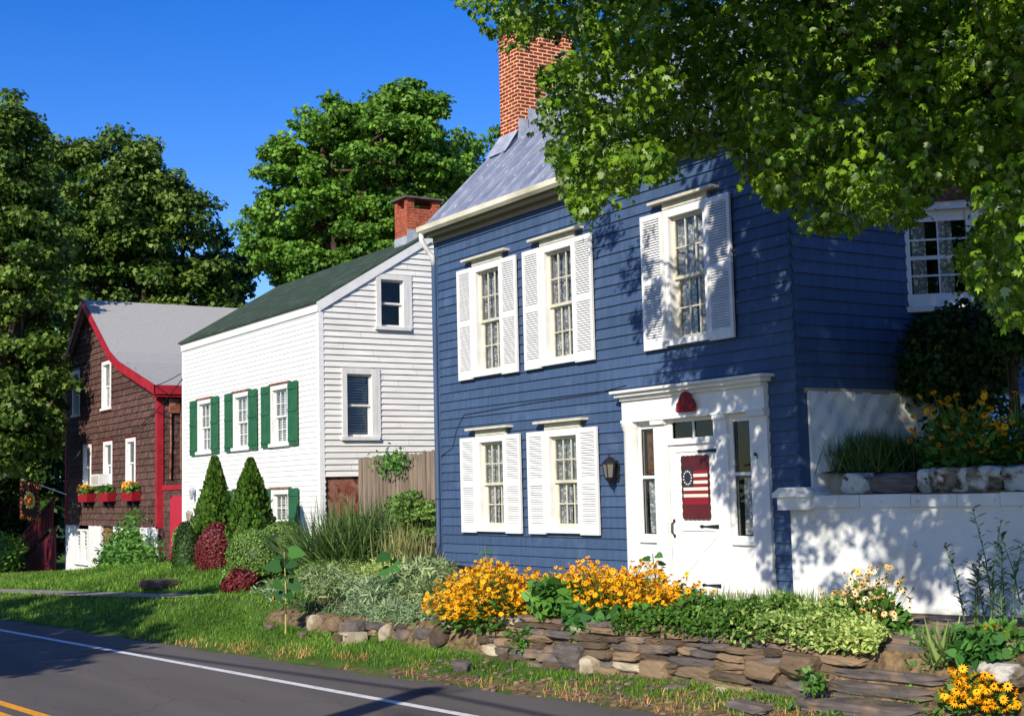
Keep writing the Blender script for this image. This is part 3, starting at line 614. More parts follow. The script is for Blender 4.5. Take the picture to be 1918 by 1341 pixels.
E3 = [(a, z1+.1, b) for a, b in e]; Tp = [(14.1, 3.95, 0.0), (15.6, 3.95, 0.0)]
mb.face([E3[0], E3[1], Tp[0]]); mb.face([E3[1], E3[2], Tp[1], Tp[0]]); mb.face([E3[2], E3[3], Tp[1]]); mb.build('bay_roof', COPPER, bw)
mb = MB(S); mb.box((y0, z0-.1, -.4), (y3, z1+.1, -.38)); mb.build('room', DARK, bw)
# entrance
ent = MB(F); L0, L1 = -14.95, -12.13
ent.box((L0, .93, 0), (L1, 1.20, .09)); ent.box((L0, -1.42, -.02), (L1, -1.30, .1))
ent.box((L0-.0, 1.20, 0), (L1+.0, 1.25, .13)); ent.box((L0-.04, 1.25, 0), (L1+.06, 1.30, .19)); ent.box((L0-.08, 1.30, 0), (L1+.12, 1.335, .24))
ent.box((L0, .90, 0), (L1, .93, .12))
# right flat pilaster, inner pilasters, panels below the sidelights
ent.box((-12.42, -1.30, 0), (L1, .90, .06)); ent.box((-14.30, -1.30, 0), (-14.07, .90, .07)); ent.box((-13.05, -1.30, 0), (-12.84, .90, .07))
ent.box((-14.70, -1.30, -.03), (-14.30, -.72, .02)); ent.box((-12.84, -1.30, -.03), (-12.42, -.72, .02))
for (a, b) in ((-14.70, -14.30), (-12.84, -12.42)):
    ent.box((a+.0, -.72, 0), (b, -.68, .06)); ent.box((a, .86, 0), (b, .90, .03))
    ent.box((a, -.68, -.02), (a+.06, .86, .02)); ent.box((b-.06, -.68, -.02), (b, .86, .02))
    ent.box((a+.06, .13, -.03), (b-.06, .17, .005)); ent.box((a+.06, .80, -.03), (b-.06, .86, .005)); ent.box((a+.06, -.68, -.03), (b-.06, -.61, .005))
ent.box((-14.07, .56, -.04), (-13.05, .64, .03)); ent.box((-14.07, .85, -.04), (-13.05, .90, .03)); ent.box((-14.07, .64, -.04), (-13.97, .85, .02)); ent.box((-13.15, .64, -.04), (-13.05, .85, .02)); ent.box((-13.575, .64, -.02), (-13.545, .85, .0))
for (a, b) in ((-14.32, -14.05), (-13.07, -12.82), (-12.44, L1+.01)): ent.box((a, .84, 0), (b, .90, .11))
for (a, b, c, d) in ((-14.64, -14.36, -.61, .80), (-12.78, -12.48, -.61, .80), (-13.97, -13.15, .64, .85)):
    recess(ent, a, b, c, d, .35, 0, 1, jam=.04)
en = ent.build('entrance_surround', [WHITE, DARK], bh)
mb = MB(); n = 10; cxx, rr = -14.82, .13
prof = [(.15, -1.30), (.15, -1.22), (.128, -1.2), (.125, .78), (.14, .8), (.14, .83), (.155, .85), (.155, .90)]
mb.T = lambda p: (p[0], BY-.01-max(0, -p[1])*1., p[2]); mb.lathe((cxx, 0, 0), prof, 28); mb.build('column', WHITE, en, smooth=True)
for (a, b, c, d) in ((-14.64, -14.36, .15, .82), (-14.64, -14.36, -.62, .15), (-12.78, -12.48, .15, .82), (-12.78, -12.48, -.62, .15), (-13.97, -13.15, .64, .85)): pane(F, a, b, c, d, -.018, en, 'sidelight_glass' if c < .5 else 'transom_glass')
curtain(F, -14.6, -14.42, -.6, .1, -.08, en); curtain(F, -12.72, -12.5, -.6, .1, -.08, en)
mb = MB(F); mb.box((-14.64, .2, -.1), (-14.36, .8, -.095)); mb.build('sidelight_blind', RUST, en)
dr = MB(F); d0, d1, z0d, z1d = -14.07, -13.05, -1.30, .56
dr.box((d0, z0d, -.06), (d1, z1d, -.02))
for (a, b) in ((d0, d0+.12), (d1-.12, d1)): dr.box((a, z0d, -.02), (b, z1d, -.005))
for (a, b) in ((z0d, z0d+.12), (-.56, -.46), (z1d-.1, z1d)): dr.box((d0+.12, a, -.02), (d1-.12, b, -.006))
for sg in (1, -1):
    a = Vector((d0+.12, -.56)); b = Vector((d1-.12, z0d+.12))
    if sg < 0: a, b = Vector((d1-.12, -.56)), Vector((d0+.12, z0d+.12))
    dv = (b-a).normalized(); nn = Vector((-dv.y, dv.x))*.04
    dr.prism([tuple(a-nn), tuple(b-nn), tuple(b+nn), tuple(a+nn)], -.02, -.009 if sg > 0 else -.011)
door = dr.build('front_door', WHITE, bh)
mb = MB(F)
for z in (.46, -.50, -1.24):
    mb.prism([(-13.06, z-.03), (-13.06, z+.03), (-13.40, z+.008), (-13.46, z+.02), (-13.5, z), (-13.46, z-.02), (-13.40, z-.008)], -.004, .008)
    mb.build('strap_hinge', BLACK, door); mb = MB(F)
mb.tube([(-14.01, -.44, -.0), (-14.01, -.47, .04), (-14.01, -.58, .045), (-14.01, -.62, .0)], .012, 8); mb.box((-14.03, -.45, -.006), (-13.99, -.41, .004)); mb.box((-14.03, -.65, -.006), (-13.99, -.61, .004)); mb.build('door_handle', BLACK, door)
mb = MB(F); mb.box((-12.36, .36, .06), (-12.33, .40, .075)); mb.tube([(-12.31, .38, .07), (-12.30, .32, .08)], .006); mb.build('doorbell', BLACK, en)
# red plaque above the door
pq = MB(F); c = -13.52; pq.prism([(c-.18, .965), (c+.18, .965), (c+.18, 1.08), (c+.15, 1.10), (c+.13, 1.13)]+[(c+.12*math.cos(a), 1.13+.1*math.sin(a)) for a in np.linspace(.1, math.pi-.1, 9)]+[(c-.13, 1.13), (c-.15, 1.10), (c-.18, 1.08)], .135, .155)
tag(pq.build('plaque', mat('dark_red_plaque', lin((120, 22, 30)), .5)), 'small arched dark red plaque standing on the white ledge above the front door', 'plaque')
# hanging flag panel
fl = thing('door_hanging', 'scallop edged dark red door hanging painted with a starred circle and striped flag', 'door decoration', (-13.55, BY-.03, -.4))
f0, f1, g0, g1 = -13.81, -13.29, -.40, .40; mb = MB(F)
P_ = []
nsc = 6
for k in range(nsc*6+1): P_.append((f0+(f1-f0)*k/(nsc*6), g0-.012*abs(math.sin(math.pi*k/6))))
for k in range(8*6+1): P_.append((f1+.012*abs(math.sin(math.pi*k/6)), g0+(g1-g0)*k/48))
for k in range(nsc*6+1): P_.append((f1-(f1-f0)*k/(nsc*6), g1+.012*abs(math.sin(math.pi*k/6))))
for k in range(8*6+1): P_.append((f0-.012*abs(math.sin(math.pi*k/6)), g1-(g1-g0)*k/48))
Q = [P_[0]]
for p in P_[1:]:
    if abs(p[0]-Q[-1][0])+abs(p[1]-Q[-1][1]) > 1e-4: Q.append(p)
if abs(Q[0][0]-Q[-1][0])+abs(Q[0][1]-Q[-1][1]) < 1e-4: Q.pop()
mb.prism(Q, -.003, .012, 0); CLOTHR = mat('maroon_wood', lin((92, 34, 38)), .6, c2=lin((62, 30, 36)), ns=3); CLOTHB = mat('navy_paint', lin((38, 46, 62)), .6); IVORY = mat('ivory_paint', lin((228, 216, 196)), .6); CLOTHS = mat('crimson_paint', lin((132, 32, 42)), .6)
mb.build('panel', CLOTHR, fl)
mb = MB(F); sz = .043; zb = -.17
for k in range(9):
    z = zb+k*sz; uL = f0+.03 if k < 4 else f0+.235
    mb.box((uL, z, .013), (f1-.01, z+sz*.92, .015), 0 if k % 2 == 1 else 1)
mb.box((f0+.03, zb-.05, .013), (f1-.01, zb-.003, .015), 1); mb.build('stripes', [IVORY, CLOTHS], fl)
mb = MB(F); mb.box((f0+.02, zb+4*sz, .013), (f0+.225, zb+9.6*sz, .016)); mb.build('canton', CLOTHB, fl)
mb = MB(F); cc = (f0+.122, zb+6.8*sz)
for k in range(13):
    a = 2*math.pi*k/13; uu, vv = cc[0]+.078*math.cos(a), cc[1]+.085*math.sin(a)
    mb.prism([(uu+.015*(1 if j % 2 == 0 else .5)*math.cos(j*math.pi/5+1.57), vv+.015*(1 if j % 2 == 0 else .5)*math.sin(j*math.pi/5+1.57)) for j in range(10)], .016, .019)
mb.build('star_ring', IVORY, fl)
# wall lantern
ln = thing('wall_lantern', 'black iron wall lantern on blue clapboards left of the entrance column', 'lantern', (-15.17, BY-.02, .2)); c = (-15.2, BY-.15)
mb = MB(F); mb.prism([(-15.24, .1), (-15.14, .1), (-15.12, .3), (-15.16, .4), (-15.22, .4), (-15.26, .3)], .02, .035); mb.tube([(-15.19, .32, .03), (-15.19, .43, .09), (-15.19, .44, .14), (-15.19, .4, .15)], .009); mb.tube([(-15.19, .16, .03), (-15.19, .08, .07), (-15.19, .10, .13)], .009); mb.build('bracket', BLACK, ln)
mb = MB(); mb.lathe((-15.19, BY-.15, 0), [(0, .5), (.012, .47), (.02, .44), (.05, .42), (.105, .36), (.108, .35), (.0, .35)], 6); mb.lathe((-15.19, BY-.15, 0), [(.0, .16), (.07, .16), (.062, .14), (.03, .10), (.012, .06), (.0, .0)], 6)
for k in range(6): a = k*math.pi/3; mb.tube([(-15.19+.068*math.cos(a), BY-.15+.068*math.sin(a), .16), (-15.19+.1*math.cos(a), BY-.15+.1*math.sin(a), .35)], .007, 5)
mb.build('lantern_cage', BLACK, ln)
mb = MB(); mb.lathe((-15.19, BY-.15, 0), [(.06, .165), (.092, .345)], 6); mb.build('lantern_glass', DKGLASS, ln)
# thin wires along the wall
mb = MB(F); mb.tube([(-20.1, .62, .03), (-19.7, .75, .03), (-19.55, 1.05, .03), (-19.3, 1.28, .03), (-17.2, 1.34, .03), (-15.6, 1.36, .03), (-14.9, 1.42, .03)], .005, 5); mb.build('cable', BLACK, bh)

# ------------------------------------------------------------------ white house
WX0, WX1, WY = -36.3, -27.4, 12.6
wh = thing('white_house', 'white clapboard house with green shutters and low dark green roof', 'house', ((WX0+WX1)/2, WY, -1.4))
F2 = FR(WY); S3 = SD(WX1)
w1 = [(-34.5, 1.25, 2.5), (-31.92, 1.25, 2.5), (-29.52, 1.25, 2.5), (-29.52, -1.15, .07), (-31.92, -1.15, .07)]
hol = [(u-.43, u+.43, a, b) for u, a, b in w1]+[(-35.05, -34.2, -1.9, .02)]
mb = MB(F2); clap(mb, WX0, WX1, -2., 4.1, .118, hol, t=.012); mb.build('wall', SIDING, wh)
rk = lambda v: 12.6+(v-4.2)/.6
sw_ = [(14.42, .29, 3.80, 4.88), (13.56, .31, 1.30, 2.70)]
mb = MB(S3); clap(mb, WY, 18.3, -1.6, 5.95, .135, [(u-h, u+h, a, b) for u, h, a, b in sw_]+[(12.72, 14.0, -1.6, .42)], t=.03, ul=lambda v: rk(v) if v > 4.2 else WY, ur=lambda v: 18.3 if v < 4.2 else 18.3-(v-4.2)/.6); mb.build('side_wall', SIDING2, wh)
mb = MB(lambda p: (WX0-p[2], p[0], p[1])); clap(mb, WY, 18.3, -2, 5.95, .13, (), t=.015, ul=lambda v: rk(v) if v > 4.2 else WY, ur=lambda v: 18.3 if v < 4.2 else 18.3-(v-4.2)/.6); mb.build('end_wall', SIDING, wh)
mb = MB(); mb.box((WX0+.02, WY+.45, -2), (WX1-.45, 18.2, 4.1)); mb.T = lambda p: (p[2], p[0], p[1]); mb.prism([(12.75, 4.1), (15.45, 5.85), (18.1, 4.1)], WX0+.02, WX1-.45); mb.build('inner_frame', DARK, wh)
mb = MB(); mb.box((WX1-.1, WY-.02, -1.5), (WX1+.03, WY+.1, 4.1)); mb.build('corner_board', WHITE, wh); mb = MB(); mb.box((WX0-.02, WY-.02, -2), (WX0+.1, WY+.08, 4.1)); mb.build('corner_board', WHITE, wh)
mb = MB(); mb.box((WX0-.03, WY-.045, 4.06), (WX1+.035, WY-.0, 4.29)); mb.build('fascia', WHITE, wh)
r2 = MB(); ry = 15.45; rz = 4.33+.6*(ry-12.55)
for s in (1, -1):
    f = lambda y: ry+s*(y-ry)
    r2.T = lambda p: p
    a0, a1 = WX0-.12, WX1+.06
    A = [(a0, f(12.5), 4.31), (a1, f(12.5), 4.31), (a1, f(ry), rz), (a0, f(ry), rz)]; B = [(x_, y_, z_-.05) for x_, y_, z_ in A]
    r2.face(A, t=.5); r2.face(B[::-1], t=.5)
    for i in range(4): j = (i+1) % 4; r2.face([A[i], A[j], B[j], B[i]], t=.5)
wr = r2.build('roof', GREENROOF, wh)
mb = MB(lambda p: (p[2], p[0], p[1]))
for xx in (WX1+.03, WX0-.06):
    for s in (1, -1):
        f = lambda y: ry+s*(y-ry)
        mb = MB(lambda p: (p[2], p[0], p[1])); mb.prism([(f(12.52), 4.26), (f(ry), rz-.055), (f(ry), rz-.24), (f(12.62), 4.08)], xx, xx+.035); mb.build('rake_board', WHITE, wr)

mb = MB(); a, b, c, d = -28.46, -27.85, 15.1, 16.0
mb.box((a, c, 5.4), (b, d, 6.72))
for (p, q) in ((a, c), (b-.13, c), (a, d-.2), (b-.13, d-.2)): mb.box((p, q, 6.72), (p+.13, q+.2, 6.95))
mb.box((a, c+.3, 6.72), (a+.1, c+.4, 6.95)); mb.build('chimney', BRICK2, wr)
mb = MB(); mb.box((a-.08, c-.08, 6.95), (b+.08, d+.08, 7.0)); mb.build('chimney_slab', STONEG, wr)
mb = MB(); mb.box((a-.015, c-.015, 5.6), (b+.015, c, 6.05)); mb.box((b, c, 5.6), (b+.015, c+.45, 6.2)); mb.box((b, c+.45, 5.6), (b+.015, d, 6.32)); mb.box((b+.015, c+.35, 5.98), (b+.25, c+.75, 6.25)); mb.build('flashing', LEAD, wr)
mb = MB(F2)
for (u_, v_) in ((-28.4, 6.46), (-28.3, 6.44)): pass
for k, (u, a, b) in enumerate(w1):
    window(F2, wh, u, .43, a, b, 3, 2, casing=.12, cap=0, shut='plank', sw=.53, sv=(a-.08, b+.13), cur='blind')
    mb = MB(F2); mb.box((u-.58, b+.121, 0), (u+.58, b+.16, .07)); mb.build('window_hood', RUST, wh)
for u, h, a, b in sw_:
    window(S3, wh, u, h, a, b, 1, 1, casing=.12, cw=.05, cap=0, cur='blind' if a < 3 else None, frame=WHITE_OLD, sashm=WHITE_OLD)
mb = MB(S3); mb.box((14.72, 3.75, .0), (14.93, 5.0, .045)); mb.build('wide_casing', WHITE_OLD, wh); mb = MB(S3); mb.box((13.88, 1.2, 0), (14.08, 2.82, .045)); mb.build('wide_casing', WHITE_OLD, wh)
mb = MB(S3)
for k in range(5): mb.box((12.72+k*.256, -1.6, -.05), (12.72+(k+1)*.256-.006, .42, -.03))
mb.build('boarded_door', RUST, wh)
mb = MB(F2); mb.box((-35.05, -1.9, -.06), (-34.98, .02, .03)); mb.box((-34.27, -1.9, -.06), (-34.2, .02, .03)); mb.box((-34.98, -.05, -.06), (-34.27, .02, .03)); mb.box((-34.98, -1.9, -.06), (-34.27, -.05, -.05)); mb.build('front_door', CREAM, wh)
for (px, py, lb) in ((361, 925, 'small white lamp high on the white clapboards by the left corner'), (355, 968, 'brass coach lamp low on the white clapboards by the left corner')):
    p = aty(px, py, WY-.1); mb = MB(); z = p[2]
    mb.lathe((p[0], WY-.13, z), [(0, .2), (.02, .17), (.07, .12), (.075, .1), (.05, -.1), (.03, -.13), (0, -.15)], 8); mb.tube([(p[0], WY-.13, z+.1), (p[0], WY-.06, z+.16), (p[0], WY-.01, z+.1)], .012)
    tag(mb.build('coach_lamp', LEAD if py < 940 else mat('brass', (.5, .42, .3), .35, metal=.6), smooth=False), lb, 'lamp', 'lamps on the white house')

# ------------------------------------------------------------------ brown shingled house
NX0, NX1, NY = -48.3, -38.4, 12.6
br = thing('brown_house', 'dark brown shingled house with red trim, concave grey roof and whitewashed base', 'house', ((NX0+NX1)/2, NY, -2.2))
F4 = FR(NY); S4 = SD(NX1)
RK = [(-45.6, 6.62), (-42.6, 4.60), (-41.6, 4.18), (-40.2, 3.78), (-38.25, 3.22)]   # under the roof, right side
def ur_(v): return float(np.interp(-v, [-p[1] for p in RK], [p[0] for p in RK]))
def ul_(v): return -45.6-(6.62-v)/.76 if v > 4.6 else NX0
bw_ = [(-46.98, .33, 2.97, 4.35), (-43.43, .38, 2.97, 4.35), (-45.58, .36, .5, 1.78), (-43.24, .36, .5, 1.78), (-40.87, .36, .5, 1.78)]
mb = MB(F4); clap(mb, NX0, NX1, -.76, 6.6, .2, [(u-h, u+h, a, b) for u, h, a, b in bw_], t=.035, ul=ul_, ur=ur_, shingle=True)
mb.T = S4; clap(mb, NY, 19, -2.1, 3.2, .18, (), t=.02, shingle=True); mb.build('wall', SHAKE, br)
mb = MB(F4)
for (a, b) in ((NX0, -47.0), (-45.45, -44.05), (-42.7, -42.2), (-40.0, NX1)): mb = MB(F4); mb.box((a, -2.7, -.1), (b, -.76, .02)); mb.build('basement_pier', STUCCO_SM, br)
mb = MB(F4); mb.box((-47.0, -2.7, -.1), (-45.45, -2.05, .0)); mb.box((-42.2, -2.7, -.1), (-40.0, -2.0, .0)); mb.box((-42.2, -.9, -.1), (-40., -.76, .0)); mb.build('basement_wall', STUCCO_SM, br)
mb = MB(F4); mb.box((-44.05, -2.6, -.1), (-42.7, -.76, -.06)); mb.build('basement_door', RUST, br)
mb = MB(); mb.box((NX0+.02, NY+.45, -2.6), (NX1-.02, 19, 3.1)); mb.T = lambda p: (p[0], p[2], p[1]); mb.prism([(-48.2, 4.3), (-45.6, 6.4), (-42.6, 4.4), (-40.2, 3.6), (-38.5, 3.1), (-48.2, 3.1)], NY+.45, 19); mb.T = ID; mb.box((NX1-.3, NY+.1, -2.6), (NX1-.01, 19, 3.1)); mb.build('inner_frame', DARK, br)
for i, (u, h, a, b) in enumerate(bw_): window(F4, br, u, h, a, b, 1, 1, casing=.12, cw=.05, cur='shade' if a < 2 else 'lace', trim=REDD)
for uc in (-46.65, -45.85): window(F4, br, uc, .3, -1.98, -.95, 2, 4, casing=.06, cur='lace')
window(F4, br, -41.1, .45, -1.9, -.95, 2, 3, casing=.06, cur='lace')
rp = [(-48.35, 4.56), (-45.6, 6.72), (-42.55, 4.68), (-41.6, 4.27), (-40.2, 3.87), (-38.1, 3.27)]
mb = MB()
for p, q in zip(rp[:-1], rp[1:]):
    for dz, fl_ in ((0, 1), (-.06, 0)):
        mb.face([(p[0], NY-.22, p[1]+dz), (q[0], NY-.22, q[1]+dz), (q[0], 19.2, q[1]+dz), (p[0], 19.2, p[1]+dz)], t=.5)
rfb = mb.build('roof', GREYROOF, br)
mb = MB(FR(NY)); 
for p, q in zip(rp[:-1], rp[1:]): mb.prism([(p[0], p[1]+.015), (q[0], q[1]+.015), (q[0], q[1]-.26), (p[0], p[1]-.26)], .19, .235)
mb.T = ID; mb.box((-38.14, NY-.22, 3.02), (-38.1, 19.2, 3.28)); mb.box((-38.4, NY-.2, 2.95), (-38.14, 19, 2.99)); mb.build('barge_board', REDP, rfb)
mb = MB(); mb.box((NX1-.14, NY-.04, -.8), (NX1+.04, NY+.14, 3.1)); mb.build('corner_board', REDP, br); mb = MB(); mb.box((NX0-.04, NY-.04, -.8), (NX0+.12, NY+.1, 4.2)); mb.build('corner_board', REDP, br)
mb = MB(); gw = FR(12.75); mb.T = gw; clap(mb, NX1+.02, WX0-.02, -2.3, .28, .18, [(-37.72, -36.72, -2.3, .12)], t=.02, shingle=True); mb.build('gate_wall', SHAKE, br)
mb = MB(gw); mb.box((NX1+.02, .28, -.05), (WX0-.02, .42, .06)); mb.build('gate_trim', REDP, br)
mb = MB(gw); mb.prism([(-37.72, -2.3), (-36.72, -2.3), (-36.72, .02), (-36.9, .12), (-37.54, .12), (-37.72, .02)], -.03, .03); mb.build('side_door', REDD if False else mat('red_door_paint', lin((176, 40, 60)), .6), br)
mb = MB(S4); mb.tube([(12.95, 3.0, .06), (12.96, 1.6, .05), (12.94, .6, .05)], .03); mb.tube([(13.25, 3.0, .06), (13.25, .6, .05)], .022); mb.box((12.9, 2.5, .02), (13.2, 2.9, .1)); mb.build('conduit', RUST, br)
# cables slung across to the white house
for k, (p, q, sg) in enumerate((((NX1-1.4, NY-.3, 3.3), (WX0, WY-.06, 3.45), .12), ((NX1-1.6, NY-.1, 2.15), (WX0+.1, WY-.05, 3.3), .1))):
    mb = MB(); mb.tube([tuple(Vector(p).lerp(Vector(q), t)+Vector((0, 0, -sg*4*t*(1-t)))) for t in np.linspace(0, 1, 10)], .012, 5)
    tag(mb.build('service_cable', BLACK), ('upper' if k == 0 else 'lower')+' black cable slung from the brown shingles to the white house corner', 'cable', 'cables between the houses')
def flowerbox(px, lab, left):
    p = aty(px, 931, NY-.25); x = p[0]; o = thing('window_box', lab, 'flower box', (x, NY-.02, 0), 'window boxes on the brown house')
    mb = MB(F4); mb.prism([(x-.5, .0), (x+.5, .0), (x+.56, .27), (x-.56, .27)], .03, .3); mb.build('box', REDD if False else mat('window_box_red', lin((140, 22, 34)), .6), o)
    mb = MB(F4); mb.box((x-.3, -.16, 0), (x-.24, .0, .2)); mb.box((x+.24, -.16, 0), (x+.3, .0, .2)); mb.build('bracket', BLACK, o)
    n = 220; P = np.stack([x+rng.uniform(-.55, .55, n), NY-.17+rng.uniform(-.15, .1, n), .27+rng.random(n)*.2], 1)
    leaves('leaves', P, rdir(n)+np.array([0, -.2, .3]), rdir(n)+np.array([0, 0, 1]), np.full(n, .13), T_LEAF, L_FOL, rng.random(n), o)['kind'] = 'stuff'
    if left:
        n = 60; P = np.stack([x+rng.uniform(-.35, .45, n), NY-.2+rng.uniform(-.15, .1, n), .38+rng.random(n)*.16], 1)
        leaves('blossom', P, rdir(n), rdir(n)*.6+np.array([.3, -.8, .5]), np.full(n, .1), T_CLUMP, PETALR, rng.random(n), o)['kind'] = 'stuff'
flowerbox(157, 'red window box with orange flowers under the leftmost lower brown house window', True); flowerbox(195, 'red window box with sparse greenery below the air conditioner', False); flowerbox(240, 'red window box with orange flowers and a trailing plant under the right window', True)
ac = thing('air_conditioner', 'white window air conditioner jutting from the middle lower window', 'air conditioner', (-43.3, NY-.2, .5))
mb = MB(F4); mb.box((-43.72, .5, -.05), (-42.86, .86, .42)); mb.build('housing', WHITE, ac)
mb = MB(F4)
for k in range(8): mb.box((-43.66, .54+k*.036, .42), (-42.92, .556+k*.036, .43))
mb.build('grille', SOFFIT, ac)
# flag on a pole
fp = aty(125, 926, 12.5); ft = atx(74, 908, -48.9); pl_ = thing('house_flag', 'sunflower house flag on a white pole at the dark left end of the brown house', 'flag', tuple(fp))
mb = MB(); mb.tube([tuple(fp), tuple(ft)], .022); mb.build('flag_pole', WHITE, pl_)
fu = unit(ft-fp); a = Vector(tuple(ft)); b = a+Vector(tuple(fu))*.95
FLG = mat('flag_cloth', lin((58, 34, 26)), .8); FLY = mat('flag_yellow', lin((206, 176, 90)), .8); FLO = mat('flag_orange', lin((196, 104, 40)), .8)
def flagpt(s, t, off=0): return (a.x+(b.x-a.x)*s+.05*math.sin(s*5+t*2)+off*2, a.y+(b.y-a.y)*s, a.z+(b.z-a.z)*s*.6-1.35*t+.05*math.sin(s*3))
mb = MB()
for i in range(10):
    for j in range(10): mb.face([flagpt(i/10, j/10), flagpt((i+1)/10, j/10), flagpt((i+1)/10, (j+1)/10), flagpt(i/10, (j+1)/10)], 0)
mb.build('flag_cloth', FLG, pl_, smooth=True)
mb = MB()
def disc(s, t, rs, rt, mi, off, n=18, inner=0, spike=.0):
    for k in range(n):
        a0, a1 = 2*math.pi*k/n, 2*math.pi*(k+1)/n; sp = 1-spike*(k % 2); sp1 = 1-spike*((k+1) % 2)
        mb.face([flagpt(s+inner*rs*math.cos(a0), t+inner*rt*math.sin(a0), off), flagpt(s+sp*rs*math.cos(a0), t+sp*rt*math.sin(a0), off), flagpt(s+sp1*rs*math.cos(a1), t+sp1*rt*math.sin(a1), off), flagpt(s+inner*rs*math.cos(a1), t+inner*rt*math.sin(a1), off)], mi)
disc(.5, .48, .3, .24, 0, .012, 24, .55, .2); disc(.5, .48, .16, .13, 1, .012)
for (s, t) in ((.12, .08), (.88, .08), (.12, .92), (.88, .92)): disc(s, t, .1, .08, 1, .012, 14, .4, .3)
for k in range(6): disc(.08, .2+k*.12, .03, .025, 1, .012, 8); disc(.92, .2+k*.12, .03, .025, 1, .012, 8)
for k in range(4): disc(.3+k*.13, .06, .03, .025, 1, .012, 8); disc(.3+k*.13, .94, .03, .025, 1, .012, 8)
mb.build('sunflower_print', [FLY, FLO], pl_)
# red stair rail left of the house
st = thing('red_stair', 'dark red wooden stair with slatted rail in the shade beside the brown house', 'stair', (-50, 12.2, -2.3))
mb = MB(FR(12.3))
mb.prism([(-53.2, -2.3), (-49., -1.0), (-48.4, -.8), (-48.4, -2.5), (-53.2, -2.6)], 0, .05)
for k in range(22): u = -53.1+k*.215; t = min(1, (u+53.2)/4.2); z = -2.2+1.3*t; mb.box((u, z, .06), (u+.09, z+.95, .1))
mb.build('slatted_rail', REDD, st)
mb = MB(FR(12.3)); mb.prism([(-53.3, -1.3), (-49, .02), (-48.4, .2), (-48.4, .1), (-49, -.08), (-53.3, -1.4)], .04, .13); mb.box((-53.4, -2.6, .03), (-53.25, -1.2, .15)); mb.build('handrail', REDD, st)

# ------------------------------------------------------------------ picket fence between the houses
fe = thing('picket_fence', 'weathered grey wooden board fence between the white and blue houses', 'fence', (-23.5, 12.9, -1.2))
mb = MB(FR(12.9)); u = -26.1
while u < -20.3:
    wd = random.uniform(.13, .19); tp = .82+random.uniform(-.03, .03)+(0 if u > -25.4 else -.03); ln_ = random.uniform(-.012, .012)
    mb.prism([(u+ln_, -1.3), (u+wd+ln_, -1.3), (u+wd-.01, tp-.02), (u+wd*.6, tp), (u+.01, tp-.03)], 0, .022); u += wd+random.uniform(.006, .03)
mb.build('picket', POSTW, fe)['kind'] = 'stuff'
mb = MB(FR(12.9)); [mb.box((-26.1, z, -.05), (-20.3, z+.09, -.002)) for z in (-.9, .3)]; [mb.box((x, -1.4, -.15), (x+.1, .8, -.05)) for x in (-26.0, -23.3, -20.6)]; mb.build('rail', POSTW, fe)
n = 300; c = aty(738, 865, 12.82); P = np.stack([c[0]+rng.normal(0, .33, n), 12.82-rng.random(n)*.12, c[2]+.02+rng.normal(0, .12, n)], 1)
tag(leaves('climbing_vine', P, rdir(n)+np.array([0, 0, -.6]), rdir(n)*.6+np.array([.2, -1, .3]), np.full(n, .1), T_LEAF, L_FOL, rng.random(n)), 'green vine spilling over the top of the grey picket fence', 'vine')
# low stone wall beside the downspout
sb = MB()
for k in range(9): rock(sb, (-20.9+.1*(k % 2)-.45*(k//3), 11.9+.1*(k % 2), -1.25+.24*(k % 3)), (.5, .4, .24), 0, 5, .06)
tag(sb.build('rough_stone_pier', STONED), 'rough stone pier behind the blue downspout at the house corner', 'stone pier')

# ------------------------------------------------------------------ garden retaining wall and terrace on the right
RA, RB = Vector((-11.72, 11.33)), Vector((-5.0, 13.4))     # face line of the wall
def rw(s): p = RA.lerp(RB, s); return p
rwall = thing('retaining_wall', 'long whitewashed retaining wall right of the blue house in dappled shade', 'wall', (RA.x, RA.y, -1.42))
dv = (RB-RA).normalized(); nn = Vector((-dv.y, dv.x))
def RT(p): return (RA.x+dv.x*p[0]-(-nn.x)*0+nn.x*(-p[2]), RA.y+dv.y*p[0]+nn.y*(-p[2]), p[1])
LW = (RB-RA).length
mb = MB(RT); n = 70
for i in range(n):
    for j in range(14):
        q = []
        for (a_, b_) in ((0, 0), (1, 0), (1, 1), (0, 1)):
            u = .03+LW*(i+a_)/n; v = -1.44+1.17*(j+b_)/14; q.append((u, v, .012*math.sin(u*3+v*4)+.008*math.sin(u*9+v*7)+(.02 if v < -1.3 else 0)))
        mb.face(q, t=.5)
mb.face([(.03, -1.44, 0), (.03, -1.44, -.3), (.03, -.27, -.3), (.03, -.27, 0)]); mb.build('wall_face', STUCCO_SM, rwall)
mb = MB(RT); u = .34
while u < LW:
    l = random.uniform(.42, .62); mb.box((u, -.27, -.4), (min(u+l-.006, LW), -.135+random.uniform(-.006, .006), .035+random.uniform(-.006, .006))); u += l
mb.build('coping', STUCCO_SM, rwall)
mb = MB(RT); mb.box((-.08, -.29, -.4), (.34, -.145, .10)); mb.prism([(-.13, -.145), (.36, -.145), (.36, -.10), (.30, -.03), (-.04, -.03), (-.13, -.10)], -.42, .13); mb.build('pier_cap', WHITE_OLD, rwall)
BLOCKW = mat('chipped_white_stone', lin((188, 188, 182)), .9, .1, c2=lin((118, 112, 102)), ns=4, lo=.45, hi=.65, bump=.02, bs=12, c3=lin((74, 68, 60)), ns3=9, lo3=.6, hi3=.7)
bl = thing('stone_block_course', 'course of big rough stone blocks resting on the white retaining wall', 'stone blocks', (-11, 11.9, -.1))
u = .62; k = 0
